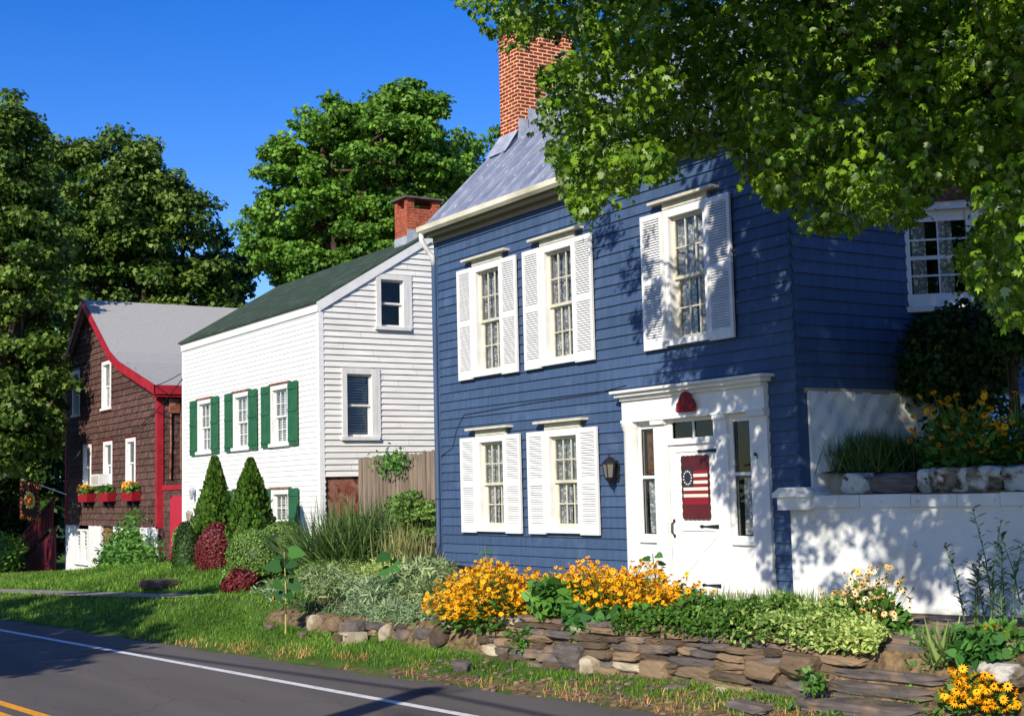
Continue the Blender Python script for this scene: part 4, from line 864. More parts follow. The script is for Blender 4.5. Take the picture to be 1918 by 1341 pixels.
for l, h, m_ in ((.34, .23, BLOCKW), (.55, .22, STONEG), (.14, .25, BLOCKW), (.78, .26, STONED), (.42, .28, BLOCKW), (.66, .31, STONED), (.9, .40, BLOCKW), (.8, .34, STONED), (.9, .3, STONED), (.8, .36, STONEW)):
    mb = MB(); c = RT((u+l/2, -.12+h/2, -.28)); rock(mb, c, (l*1.02, .36, h*1.06), math.atan2(dv.y, dv.x), 12, .04, hi=True, chips=.02); mb.build('block', m_, bl); u += l+.015
def terr_z(x, y):
    d = (Vector((x, y))-RA).dot(nn)
    return .08+.14*max(0, d-.4)+.05*math.sin(x*2+y)
tx = np.arange(-11.6, 4, .3)
V = []; Fc = []
for i, u in enumerate(np.arange(.25, LW+6, .3)):
    for j, d in enumerate([.3, .6, 1, 1.5, 2.2, 3, 4.5, 7, 12]):
        x, y = RA.x+dv.x*u+nn.x*d, RA.y+dv.y*u+nn.y*d
        if x < BX1+.06: x = BX1+.06
        V.append((x, y, terr_z(x, y)))
nj = 9; ni = len(V)//nj; i, j = np.meshgrid(np.arange(ni-1), np.arange(nj-1)); a_ = (i*nj+j).ravel()
tag(npmesh('terrace_ground', np.array(V), np.stack([a_, a_+nj, a_+nj+1, a_+1], 1), SOIL, np.zeros(len(a_)), smooth=True), kind='structure')

# flagstone landing in front of the wall
PATIO = mat('flagstone', lin((150, 130, 112)), .9, .12, c2=lin((124, 108, 96)), ns=3, tint=.12, bump=.006, bs=14)
mb = MB()
for k, (poly) in enumerate([[(-10.4, 10.15), (-9.2, 10.0), (-9.0, 10.9), (-10.2, 11.2)], [(-9.15, 10.0), (-8.2, 10.1), (-8.1, 10.75), (-8.95, 10.9)], [(-10.15, 11.25), (-8.95, 10.95), (-8.8, 11.9), (-9.9, 11.6)], [(-8.9, 10.95), (-7.9, 10.8), (-7.6, 11.9), (-8.75, 11.95)], [(-11.4, 10.6), (-10.45, 10.2), (-10.25, 11.2), (-11.4, 11.25)], [(-8.15, 10.05), (-7, 10.2), (-6.9, 11), (-8.05, 10.7)], [(-7.85, 10.8), (-6.8, 11.05), (-6.5, 12), (-7.55, 11.9)], [(-9.3, 9.75), (-8.1, 9.72), (-8.15, 10.05), (-9.25, 9.95)]]):
    mb.prism([(x_, y_) for x_, y_ in poly], -1.5, -1.425+.006*(k % 3))
tag(mb.build('flagstone_path', PATIO), kind='structure')

# ------------------------------------------------------------------ dry stone garden wall
def wpt(u): # u in 0..1 from left to right along the wall foot
    x = -14.6+(-9.35+14.6)*u; return x, wall_y(x)
dw = thing('dry_stone_wall', 'low dry stacked brown fieldstone wall holding up the flower bed', 'stone wall', (-11.8, 9.1, -2))
mb = MB(); Ltot = 5.6; row = 0; z = -2.06
while z < -1.52:
    h = [.13, .11, .10, .085, .075, .07][min(row, 5)]; u = random.uniform(0, .15)
    while u < Ltot:
        l = random.uniform(.14, .6)*(1.15 if row < 2 else 1.1); hh = h*random.uniform(.7, 1.15); x, y = wpt((u+l/2)/Ltot)
        rock(mb, (x, y+random.uniform(-.05, .04)+.03*row, z+hh/2), (l*1.06, .3, hh*1.08), random.uniform(-.12, .12)+.1, random.uniform(7, 14), .05, hi=True, chips=.012, mi=0 if random.random() < .66 else (1 if random.random() < .88 else 2), tilt=random.uniform(-.07, .07)); u += l
    z += h*.93; row += 1
for u_, dz_, l, h_, m_ in ((2.05, -1.84, .40, .27, 1), (3.3, -1.9, .42, .2, 0), (4.9, -1.78, .42, .18, 0), (5.35, -1.7, .42, .2, 0)):
    x, y = wpt(u_/Ltot); rock(mb, (x, y-.05, dz_), (l, .3, h_), .08, 9, .05, hi=True, chips=.012, mi=m_)
mb.build('stone', [STONEM, STONEG, STONEW], dw)['kind'] = 'stuff'
# steps
stp = thing('stone_steps', 'rustic steps of long flat slate slabs at the right end of the garden wall', 'steps', (-8.6, 9.3, -2))
for (px, py, z_, l, d, h, yw) in ((1600, 1312, -1.93, 1.35, .6, .12, .18), (1650, 1278, -1.80, 1.2, .5, .12, .13), (1660, 1252, -1.68, 1.35, .5, .10, .13), (1730, 1229, -1.57, 1.0, .5, .09, .1), (1715, 1206, -1.46, 1.15, .5, .09, .1)):
    c = atz(px, py, z_); mb = MB(); rock(mb, (c[0], c[1]+.12, z_-h/2), (l, d, h), yw, 14, .02, hi=True, chips=.008); mb.build('step', STONEG, stp)
# loose stones
def stone(px, py, w_, h_, m_, lab, boxy=3., tilt=0., grp=None, nm='garden_rock'):
    p = G(px, py); s = p.length/2550; mb = MB(); rock(mb, (p.x, p.y+.05, p.z+h_*s*.40), (w_*s*1.05, max(h_, w_*.6)*s, h_*s), random.uniform(-.3, .3), boxy+2, .08, tilt=tilt, hi=True, chips=.014)
    tag(mb.build(nm, m_), lab, 'rock', grp)
gr = 'rocks along the front of the flower bed'
stone(585, 1180, 26, 30, STONEW, 'pale tan rock standing at the left end of the rock edging', 2.6, .5, gr)
stone(620, 1186, 44, 30, STONEM, 'wedge shaped reddish brown rock next to the pale tan one', 2.6, .35, gr)
stone(655, 1198, 52, 38, STONEG, 'large squarish brown grey rock in the middle of the rock edging', 5, 0, gr)
stone(628, 1205, 26, 18, STONEM, 'small rounded rock below the wedge shaped rock', 2.6, 0, gr)
stone(622+22+18, 1176, 10, 8, STONEG, 'tiny grey stone wedged above the middle rock', 3, 0, gr)
stone(702, 1178, 66, 14, STONEG, 'long flat slab lying along the top of the rock edging', 8, 0, gr)
stone(698, 1190, 34, 18, STONEM, 'brown rock beneath the long flat slab', 4, 0, gr)
stone(723, 1198, 36, 30, STONEW, 'bright pale angular rock right of the flat slab', 2.4, .4, gr)
stone(752, 1198, 40, 22, STONEG, 'grey rounded rock right of the bright pale rock', 3, 0, gr)
stone(745, 1180, 44, 14, STONEM, 'flat reddish stone above the grey rounded rock', 5, 0, gr)
stone(790, 1196, 40, 20, STONEG, 'dull rock half buried under leaves before the yellow flowers', 3, 0, gr)
stone(822, 1210, 42, 40, STONEM, 'leaning brown boulder at the start of the stacked wall', 3, .5, gr)
stone(836, 1178, 26, 20, STONEW, 'white topped stone at the foot of the left yellow flowers', 5, 0, gr)
stone(562, 1196, 24, 14, STONEM, 'low flat stone left of the pale tan rock', 4, 0, gr)
stone(500, 1180, 20, 12, STONEG, 'small grey stone half hidden at the left corner of the flower bed', 3, 0, gr)
stone(858, 1258, 40, 24, STONEG, 'flat grey stone sunk in the grass near the road', 6, 0, gr)
stone(925, 1228, 60, 22, STONEW, 'cracked pale grey slab leaning at the wall foot', 6, 0, gr)
stone(1098, 1262, 40, 34, STONEW, 'rounded white boulder in the grass before the stacked wall', 2.4, 0, gr)
stone(1265, 1290, 44, 10, STONEG, 'flat pale slab lying in the grass before the wall', 6, 0, gr)
stone(1345, 1296, 22, 10, STONEW, 'small pale cobble near the wall foot', 3, 0, gr)
stone(1402, 1330, 90, 16, STONEG, 'large flat flagstone at the bottom edge beneath the steps', 8, 0, gr)
stone(1880, 1276, 120, 36, STONED, 'big lichen covered stone beside the lower right yellow flowers', 6, 0, gr)
stone(1790, 1238, 34, 34, STONEG, 'upright grey stone between the steps and the broad leaves', 4, .6, gr)
stone(295, 1104, 78, 20, STONEM, 'broad reddish boulder on the lawn by the sidewalk', 3, 0, None, 'boulder')
p = G(650, 1210)
mb = MB(); q = G(643, 1206); rr_ = .13
for dx_ in (-.13, 0, .13): mb.box((q.x+dx_-.012, q.y, q.z), (q.x+dx_+.012, q.y+.3, q.z+.13))
mb.box((q.x-.14, q.y, q.z+.12), (q.x+.14, q.y+.3, q.z+.15)); mb.box((q.x-.14, q.y, q.z), (q.x+.14, q.y+.3, q.z+.025)); tag(mb.build('cinder_block', STONEW), 'pale hollow cinder block set among the rocks of the bed edge', 'cinder block')

# ------------------------------------------------------------------ vegetation makers
def mound(name, lab, cat, c, rad, mats, n=2500, size=.05, core=None, grp=None, tmpl=T_QUAD, top=1., parts=True):
    """clipped shrub: dense leaves on an ellipsoid over a twiggy core"""
    c = np.array(tuple(c)); rad = np.array(rad); o = thing(name, lab, cat, tuple(c-np.array([0, 0, rad[2]*.8])), grp)
    d = rdir(n); d[:, 2] = np.where(d[:, 2] < -.55, -d[:, 2], d[:, 2]); k = rng.normal(size=(4, 3))*3
    bmp = 1+.05*sum(np.sin(d@k[i]+i) for i in range(4)); r = rng.uniform(.86, 1.03, n)*bmp
    P = c+d*r[:, None]*rad; N = unit(d/rad+rng.normal(size=d.shape)*.5/rad.max()); A = unit(np.cross(N, rdir(n))+np.array([0, 0, .4]))
    leaves('foliage', P, A, N, size*rng.uniform(.7, 1.3, n), tmpl, mats, np.clip(.35+.4*d[:, 2]*top+.5*(rng.random(n)-.5), 0, 1)*0+rng.random(n), o)
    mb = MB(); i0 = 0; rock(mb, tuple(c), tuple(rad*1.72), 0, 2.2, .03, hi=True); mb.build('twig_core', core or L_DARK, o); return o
def cone_shrub(lab, px, pyb, pyt, wpx, y, mats=L_ARB, n=7000, name='arborvitae', grp=None, dens=.09):
    b = aty(px, pyb, y); t = aty(px, pyt, y); s = np.linalg.norm(b)/2550; H = t[2]-b[2]; Rr = wpx*s/2; o = thing(name, lab, 'conifer', tuple(b), grp)
    h = rng.random(n)**.8; prof = np.where(h < .15, .75+.25*h/.15, 1-((h-.15)/.85)**1.5); a = rng.uniform(0, 2*math.pi, n); k = 1+.16*np.sin(a*4+h*7+px)+.12*np.sin(a*9-h*15)+.06*np.sin(h*40+a*3)
    r = Rr*(prof*k*rng.uniform(.7, 1.06, n)+.03); P = np.stack([b[0]+r*np.cos(a), b[1]+r*np.sin(a), b[2]+H*h], 1)
    out = np.stack([np.cos(a), np.sin(a), np.full(n, .3)], 1); A = unit(out*.5+np.array([0, 0, 1])+rng.normal(size=(n, 3))*.25); N = unit(out+rng.normal(size=(n, 3))*.6)
    leaves('foliage', P, A, N, dens*rng.uniform(.7, 1.4, n), T_CLUMP, mats, rng.random(n), o)
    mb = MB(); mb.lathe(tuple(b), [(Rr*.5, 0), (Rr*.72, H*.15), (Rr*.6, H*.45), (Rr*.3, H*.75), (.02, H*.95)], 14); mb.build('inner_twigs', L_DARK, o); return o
def grass_clump(name, lab, cat, base, H, W, n, mats=L_GRS, lean=.5, wid=1., grp=None, tmpl=T_BLADE):
    b = np.array(tuple(base)); P = b+np.stack([rng.normal(0, W*.3, n), rng.normal(0, W*.3, n), np.zeros(n)], 1)
    a = rng.uniform(0, 2*math.pi, n); L = H*rng.uniform(.55, 1.15, n); A = np.stack([np.cos(a)*lean*rng.random(n), np.sin(a)*lean*rng.random(n), np.ones(n)], 1)
    N = unit(np.stack([np.cos(a), np.sin(a), np.full(n, .3)], 1)+rng.normal(size=(n, 3))*.3); A = unit(A)
    t = tmpl.copy(); t[:, 1] *= wid
    return tag(leaves(name, P, A, N, L, t, mats, rng.random(n)), lab, cat, grp)
def susan(lab, c, rx, ry, H, nf, nl, grp='clumps of golden coneflowers', petal=PETAL, fsize=.042, foliage=L_FOL, top=.45):
    """bushy perennial with daisy flowers: foliage, stems, blossoms with dark cones"""
    c = np.array(tuple(c)); o = thing('coneflower_clump', lab, 'flowers', tuple(c), grp)
    d = rdir(nl); d[:, 2] = np.abs(d[:, 2]); r = rng.random(nl)**.4; P = c+d*r[:, None]*np.array([rx*.9, ry*.9, H*.68])
    leaves('foliage', P, unit(d+rdir(nl)*.7), unit(d+np.array([0, 0, 1])+rdir(nl)*.6), rng.uniform(.07, .15, nl), T_LEAF, foliage, rng.random(nl), o)
    d = rdir(nf); d[:, 2] = np.abs(d[:, 2])*1.0; d = unit(d+np.array([.12, -.25, .25])); hh = rng.uniform(.84, 1.2, nf); ks = 7; sub = rng.uniform(-.6, .6, (ks, 2))*np.array([rx, ry]); sh = rng.uniform(.75, 1.05, ks)*(1-.25*(sub[:, 0]/rx)**2); ki = rng.integers(0, ks, nf); Pf = c+np.concatenate([sub[ki], np.zeros((nf, 1))], 1)+d*hh[:, None]*np.array([rx*.6, ry*.6, H])*np.stack([np.ones(nf), np.ones(nf), sh[ki]], 1)
    Nf = unit(np.array([.1, -.35, 1.])+rng.normal(size=(nf, 3))*.3)
    npet = 11; an = np.arange(npet*2)*math.pi/npet; tm = np.stack([np.cos(an)*np.where(np.arange(npet*2) % 2, .55, 1.), np.sin(an)*np.where(np.arange(npet*2) % 2, .6, 1.), np.where(np.arange(npet*2) % 2, .0, -.42)], 1)
    leaves('blossom', Pf, rdir(nf), Nf, fsize*rng.uniform(.8, 1.2, nf), tm, petal, rng.random(nf), o)['kind'] = 'stuff'
    mb = MB()
    for p, q, s in zip(Pf, Nf, rng.uniform(.8, 1.2, nf)):
        r0 = fsize*.25*s; q = Vector(tuple(q)); ax = q.orthogonal().normalized(); bx = q.cross(ax); p = Vector(tuple(p))
        ring = [tuple(p+q*.001+(ax*math.cos(a)+bx*math.sin(a))*r0) for a in np.arange(6)*math.pi/3]; rg2 = [tuple(p+q*r0*.9+(ax*math.cos(a)+bx*math.sin(a))*r0*.7) for a in np.arange(6)*math.pi/3]
        i = len(mb.v); mb.v += ring+rg2
        for j in range(6): mb.f.append((i+j, i+(j+1) % 6, i+6+(j+1) % 6, i+6+j)); mb.m.append(0); mb.t.append(.5)
        mb.f.append(tuple(i+6+j for j in range(6))); mb.m.append(0); mb.t.append(.5)
    mb.build('flower_cone', CONE, o)['kind'] = 'stuff'
    n = nf; A = Pf-(c+(Pf-c)*np.array([.35, .35, .1])); ln_ = np.linalg.norm(A, axis=1)
    leaves('stem', Pf-A, unit(A), unit(np.cross(A, np.array([.8, .5, .1]))), ln_, np.array([(0, .006, 0), (1, .004, 0), (1, -.004, 0), (0, -.006, 0)]), STEM, rng.random(n), o)['kind'] = 'stuff'
    return o

# ------------------------------------------------------------------ shrubs before the white house
def my(px, py, y): return aty(px, py, y)
ag = 'slender arborvitae before the white house'
cone_shrub('slender arborvitae nearest the white house door', 403, 1045, 860, 70, 11.0, grp=ag); cone_shrub('slender arborvitae between the two ground floor windows', 470, 1050, 864, 80, 11.0, grp=ag)
cone_shrub('squat dwarf conifer at the foot of the right arborvitae', 455, 1065, 975, 46, 10.7, name='dwarf_conifer', n=3500, mats=L_BOX, dens=.06)
sc_ = lambda y, px: np.linalg.norm(aty(px, 1000, y))/2550
def pm(name, lab, px, py, wpx, hpx, y, mats, n, size, dy=None, grp=None, core=None):
    s = sc_(y, px); mound(name, lab, 'shrub', aty(px, py, y), (wpx*s/2*1.0, (dy or wpx*.8)*s/2, hpx*s/2), mats, n, size, grp=grp, core=core)
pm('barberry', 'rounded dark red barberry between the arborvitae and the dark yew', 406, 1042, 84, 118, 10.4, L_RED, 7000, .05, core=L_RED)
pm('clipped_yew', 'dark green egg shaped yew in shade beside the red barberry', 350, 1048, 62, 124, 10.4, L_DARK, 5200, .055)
pm('golden_shrub', 'small yellow green shrub peeping from behind the dark yew', 336, 1020, 30, 60, 11.2, L_BOX, 1500, .06)
bg_ = 'clipped boxwoods before the white house'
pm('boxwood', 'big clipped boxwood mound nearest the road', 482, 1044, 128, 104, 9.9, L_BOX, 14000, .036, grp=bg_)
pm('boxwood', 'clipped boxwood rising behind toward the green shuttered window', 528, 1014, 104, 66, 10.4, L_BOX, 8000, .036, grp=bg_)
pm('boxwood', 'flat topped boxwood right of the big mound', 602, 1040, 124, 62, 10.6, L_BOX, 9000, .036, grp=bg_)
pm('boxwood', 'low front boxwood just behind the silvery plants', 600, 1076, 110, 50, 10.0, L_BOX, 8000, .036, grp=bg_)
pm('boxwood', 'little round boxwood tucked below the big mound', 432, 1084, 36, 44, 9.6, L_BOX, 1500, .05, grp=bg_)
pm('low_barberry', 'ragged rust red barberry spreading over the sidewalk end', 452, 1094, 84, 46, 9.3, L_RED, 3000, .06, core=L_RED)
# shrub before the brown house
def bush(name, lab, cat, cs, mats, per, size, tmpl=T_LEAF, flat=.8, grp=None, stems=None, base=None):
    cs = np.array(cs); o = thing(name, lab, cat, tuple(base if base is not None else cs[:, :3].mean(0)-np.array([0, 0, .5])), grp)
    P, A, N, S_, T_ = clumpy(cs[:, :3], cs[:, 3], per, flat, size, .4, .1); leaves('foliage', P, A, N, S_, tmpl, mats, T_, o)
    if base is not None:
        mb = MB(); b = Vector(tuple(base))
        for c in cs[::max(1, len(cs)//10)]: mb.tube([tuple(b+Vector((random.uniform(-.1, .1), 0, 0))), tuple((b+Vector(tuple(c[:3])))/2+Vector((0, 0, .1))), tuple(c[:3])], [.025, .015, .006], 5)
        mb.build('stem', BARK, o)
    return o
def pblob(px, py, wpx, hpx, y, dy, n, r):
    out = []
    for _ in range(n):
        d = rdir(1)[0]; q = rng.random()**(1/2.4); p = aty(px+d[0]*q*wpx/2, py+d[2]*q*hpx/2, y+d[1]*q*dy); out.append((*p, r*rng.uniform(.7, 1.3)))
    return out
bush('lilac_bush', 'loose leafy green bush against the whitewashed base of the brown house', 'shrub', pblob(236, 1040, 84, 96, 11.4, .8, 60, .45), L_FOL, 90, .15, base=aty(236, 1088, 11.4))
bush('foundation_weed', 'spindly weed growing at the right corner of the brown house', 'plant', pblob(285, 1055, 22, 50, 12.0, .2, 10, .3), L_FOL, 40, .12)
bush('climbing_shrub', 'thin tall shrub stem rising beside the lilac against the shingles', 'plant', pblob(248, 970, 16, 30, 11.9, .2, 8, .3), L_FOL, 30, .12)
# juniper bush and tall grasses right of the white house
o = bush('juniper', 'bushy green juniper leaning against the picket fence beside the blue house', 'shrub', pblob(772, 964, 96, 78, 12.0, .5, 90, .2)+pblob(790, 1005, 66, 50, 12.0, .4, 30, .2), L_BOX, 130, .06, tmpl=T_CLUMP, flat=.45, base=aty(780, 1050, 12.1))
P0 = G(665, 1112)
grass_clump('ornamental_grass', 'tall arching ornamental grass clump before the rusty boarded door', 'grass clump', aty(668, 1085, 10.9), 1.45, 1.1, 2600, L_GRD, 1.9, .26)
grass_clump('ornamental_grass', 'narrow tan reed grass before the juniper', 'grass clump', aty(762, 1090, 10.9), .95, .5, 420, L_REED, .7, .3)
bush('garden_shrub', 'dense green foliage mass at the base of the tall ornamental grass', 'shrub', pblob(682, 1025, 124, 100, 11.2, .5, 80, .25), L_GRD, 90, .12, tmpl=T_BLADE*np.array([1, 2.2, 1]))
# silvery plants
for k, (px, py, wd, h, y_, dy_, nc, lab, m_, sz) in enumerate((
    (690, 1122, 150, 84, 9.55, .45, 110, 'silvery grey lavender mass in the middle of the bed', L_LAV, .12), (605, 1112, 130, 84, 9.7, .45, 100, 'green and cream striped ribbon grass left of the lavender', L_RIB, .16),
    (782, 1112, 100, 90, 9.75, .45, 90, 'pale ribbon grass between the lavender and the yellow flowers', L_RIB, .16), (510, 1138, 100, 78, 9.3, .5, 100, 'grey green sprawling plant at the left end of the bed', L_LAV, .11),
    (690, 1078, 250, 50, 10.4, .5, 120, 'pale green leafy perennials behind the lavender', L_VAR, .09), (745, 1156, 130, 50, 9.0, .2, 70, 'low silvery sprawl between the lavender and the rocks', L_LAV, .1),
    (570, 1160, 130, 54, 8.9, .2, 70, 'low green leafy tangle behind the pale tan rock', L_GRD, .13), (655, 1162, 130, 40, 8.95, .15, 60, 'grey green tangle just above the large squarish rock', L_LAV, .11),
    (812, 1082, 70, 50, 10.3, .4, 50, 'thin green tangle below the blue house corner', L_RIB, .14), (470, 1150, 60, 60, 9.0, .3, 40, 'small brownish tangle where the sidewalk meets the bed', L_GRD, .1))):
    bush('lavender' if m_ is L_LAV else 'ribbon_grass', lab, 'plant', pblob(px, py, wd, h, y_, dy_, nc, .15), m_, 70, sz, tmpl=T_BLADE*np.array([1, 1.9, 1]), flat=1.1, grp='silvery plants in the bed')
# sunflower plants
def sunplant(lab, px, pyb, pyt, y=None, n=9, sz=.16, stake=False, flower=False):
    p = G(px, pyb); s = p.length/2550; H = (pyb-pyt)*s; o = thing('sunflower_plant', lab, 'plant', tuple(p), 'young sunflower plants')
    mb = MB(); mb.tube([tuple(p), (p.x+.02, p.y, p.z+H*.5), (p.x-.03, p.y, p.z+H)], [.014, .011, .006], 6); mb.build('stalk', STEMY if stake else STEM, o)
    z0_ = .35 if stake else .15; hs_ = np.linspace(z0_, 1., n); a = np.arange(n)*2.4+random.random()*6
    P = np.stack([np.full(n, p.x), np.full(n, p.y), p.z+H*hs_], 1); A = np.stack([np.cos(a), np.sin(a), rng.uniform(-.5, .1, n)], 1); P = P+unit(A)*.05
    leaves('leaf', P, unit(A), np.tile(np.array([.5, -.8, .7]), (n, 1))+rng.normal(size=(n, 3))*.25, sz*rng.uniform(.7, 1.25, n), T_HEART, L_HOS, rng.random(n), o)
    if flower: leaves('flower_head', np.array([[p.x-.12, p.y-.15, p.z+H*.45]]), rdir(1), np.array([[.5, -.8, .1]]), np.array([.06]), T_CLUMP*np.array([1, 1.6, 1]), PETAL, np.array([.5]), o)
sunplant('tall staked sunflower plant at the left front of the bed', 535, 1190, 1040, n=16, sz=.24, stake=True, flower=True)
sunplant('broad leaved sunflower seedling beside the juniper', 735, 1130, 1040, n=10, sz=.2)
sunplant('slim drooping sunflower plant before the front door', 1228, 1130, 1040, n=10, sz=.13)
sunplant('feathery seedling against the blue clapboards left of the lower windows', 912, 1100, 1024, n=14, sz=.09)
# golden flowers
def Gp(px, py): return G(px, py)
susan('largest golden coneflower clump at the left of the stacked wall', Gp(896, 1172)+Vector((0, .2, 0)), 1.15, .55, .72, 1900, 2200, fsize=.036)
susan('golden coneflower clump under the second lower window', Gp(1098, 1168)+Vector((-.1, .35, 0)), 1.1, .45, .64, 1350, 1400, fsize=.036)
susan('small golden coneflower tuft left of the front door', Gp(1050, 1150)+Vector((0, .9, 0)), .42, .25, .5, 160, 450)
susan('sparse golden coneflowers before the door sill', Gp(1220, 1160)+Vector((0, .5, 0)), .55, .25, .42, 80, 400)
susan('pale and orange coneflower clump before the dappled white wall', Gp(1600, 1185)+Vector((0, .2, 0)), .5, .3, .58, 230, 800, petal=PETALW, fsize=.04)
susan('low golden coneflower clump at the bottom right corner by the steps', Gp(1835, 1330), .36, .26, .38, 150, 320, fsize=.042)
susan('few golden coneflowers right of the broad leaves', Gp(1860, 1205), .35, .2, .22, 9, 120, fsize=.04)
susan('few orange coneflowers at the blue house corner', Gp(1455, 1150)+Vector((0, .2, 0)), .3, .2, .2, 9, 160, fsize=.036)
for (px, y, z_, nf, rx, lab) in ((1800, 12.5, .5, 34, .62, 'shaded golden coneflowers on the terrace below the dark yew'), (1905, 12.8, .38, 16, .5, 'shaded golden coneflowers at the right edge of the terrace')):
    p = aty(px, 800, y); susan(lab, (p[0], y, .15), rx, .35, z_+.4, nf*3, 700, foliage=L_FOL, fsize=.045)
bush('leafy_perennial', 'green leafy perennial between the two golden flower clumps', 'plant', [(*(np.array(Gp(1010, 1190))+np.array([rng.normal(0, .17), .2+rng.normal(0, .12), .25+rng.random()*.3])), .16) for _ in range(16)], L_FOL, 60, .12, tmpl=T_HEART)
bush('broad_leaf_plant', 'dark green broad leaved plant overhanging the wall between the flower clumps', 'plant', [(*(np.array(Gp(1075, 1200))+np.array([rng.normal(0, .3), .2+rng.normal(0, .1), .12+rng.random()*.16])), .14) for _ in range(18)], L_HOS, 50, .13, tmpl=T_HEART)
bush('broad_leaf_plant', 'broad dark leaved hosta like plant beside the top of the steps', 'plant', [(*(np.array(Gp(1838, 1238))+np.array([rng.normal(0, .15), rng.normal(0, .08), .05+rng.random()*.12])), .1) for _ in range(12)], L_HOS, 30, .10, tmpl=T_HEART)
bush('vine_over_wall', 'creeping vine trailing over the stacked wall to the grass', 'vine', [(*(np.array(aty(975+rng.normal(0, 9), 1185+k*5, wall_y(-12.7)-.12))), .1) for k in range(14)], L_FOL, 22, .07)
bush('wall_weed', 'small green weed sprouting from the wall beside the steps', 'plant', [(*(np.array(aty(1518+rng.normal(0, 8), 1268+rng.normal(0, 7), wall_y(-10)-.3))), .08) for k in range(6)], L_FOL, 24, .07)
bush('low_green_border', 'dark green leafy border right of the second flower clump', 'plant', [(*(np.array(Gp(1180+k*16, 1178))+np.array([0, rng.random()*.5, .08+rng.random()*.12])), .14) for k in range(16)], L_FOL, 70, .08)
grass_clump('border_grass', 'pale grassy tufts before the front door sill', 'grass clump', Gp(1330, 1165)+Vector((0, .6, 0)), .34, 1.3, 900, L_GRS, .9, .7)
grass_clump('border_grass', 'pale grassy tufts between the door and the blue corner', 'grass clump', Gp(1420, 1170)+Vector((0, .5, 0)), .3, .9, 600, L_GRS, .9, .7)
grass_clump('strap_leaf_tuft', 'strap leaved tuft at the top right of the steps', 'grass clump', Gp(1765, 1245), .42, .2, 60, L_GRS, 1.1, 1.)
# variegated ground cover
n = 12000; px_ = rng.uniform(0, 1, n); 
x_ = -12.1+(-8.75+12.1)*px_; yw_ = np.array([wall_y(v) for v in x_]); dd = rng.random(n)*1.15*(1-.5*px_); edge = np.sin(px_*math.pi)**.35
hv = .75+.45*np.sin(x_*5.3+dd*4)*np.sin(x_*2.1-dd*6)+.15*np.sin(x_*13)
P = np.stack([x_, yw_-.06+dd*edge, -1.46+.3*hv*np.sin(np.clip(dd, 0, 1.15)/1.15*math.pi)**.6*edge*rng.uniform(.4, 1, n)+.03], 1)
P[:, 2] -= np.where(dd < .08, rng.random(n)*.12, 0)
vt = np.clip((px_-.45)*1.7+rng.normal(0, .36, n), 0, 1)*.75
tag(leaves('ground_cover', P, unit(rdir(n)+np.array([.1, -.5, .2])), unit(rdir(n)*.6+np.array([.1, -.4, 1])), rng.uniform(.035, .07, n), T_LEAF*np.array([1, 1.3, 1]), L_VAR, vt), kind='stuff')
# tall weeds at right before the wall
def spire(lab, px, pyb, pyt, n=5, y_=11.2):
    b = aty(px, pyb, y_); b[2] = max(b[2], -1.45); s = np.linalg.norm(b)/2550; H = (pyb-pyt)*s; o = thing('tall_weed', lab, 'plant', tuple(b), 'tall weeds before the white wall'); mb = MB(); PP = []; AA = []
    for k in range(n):
        x0 = b[0]+random.uniform(-.25, .25); y0 = b[1]+random.uniform(-.15, .15); h = H*random.uniform(.6, 1); lx = random.uniform(-.25, .25)
        mb.tube([(x0, y0, b[2]), (x0+lx*.4, y0, b[2]+h*.6), (x0+lx, y0, b[2]+h)], [.009, .006, .003], 5)
        for t in np.linspace(.15, 1, 34):
            a_ = random.uniform(0, 6.3); q = (x0+lx*t*t, y0, b[2]+h*t); PP.append(q); AA.append((math.cos(a_), math.sin(a_), .5))
    mb.build('stem', STEM, o); PP = np.array(PP); AA = np.array(AA); leaves('foliage', PP, AA, rdir(len(PP))*.4+np.array([0, 0, 1.]), rng.uniform(.06, .13, len(PP)), T_LEAF*np.array([1, .6, 1]), L_LAV, rng.random(len(PP))*.6, o)
spire('tall feathery weed at the right edge before the white wall', 1885, 1190, 960, 7, 11.0); spire('shorter leafy weed left of the tallest one', 1835, 1175, 1020, 4, 11.2)
# terrace plants
grass_clump('terrace_grass', 'dark feathery grass tuft on the terrace before the stone foundation', 'grass clump', (aty(1625, 860, 12.4)[0], 12.4, .12), .52, .7, 2200, L_GRD, 1.2, .3)
grass_clump('terrace_grass', 'dim grass tuft on the terrace below the yew', 'grass clump', (aty(1720, 860, 12.7)[0], 12.7, .12), .45, .7, 1500, L_DARK, 1.1, .35)
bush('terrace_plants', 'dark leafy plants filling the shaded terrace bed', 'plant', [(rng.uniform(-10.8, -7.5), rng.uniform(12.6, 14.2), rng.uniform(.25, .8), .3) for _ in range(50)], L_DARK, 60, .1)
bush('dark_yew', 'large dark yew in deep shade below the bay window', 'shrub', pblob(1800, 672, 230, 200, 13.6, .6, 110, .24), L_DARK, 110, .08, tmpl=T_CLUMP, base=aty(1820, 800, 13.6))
bush('dark_yew', 'dark evergreen rising at the right edge beside the bay window', 'shrub', pblob(1905, 560, 90, 210, 13.0, .6, 50, .25), L_DARK, 110, .08, tmpl=T_CLUMP, base=aty(1900, 800, 13.0))

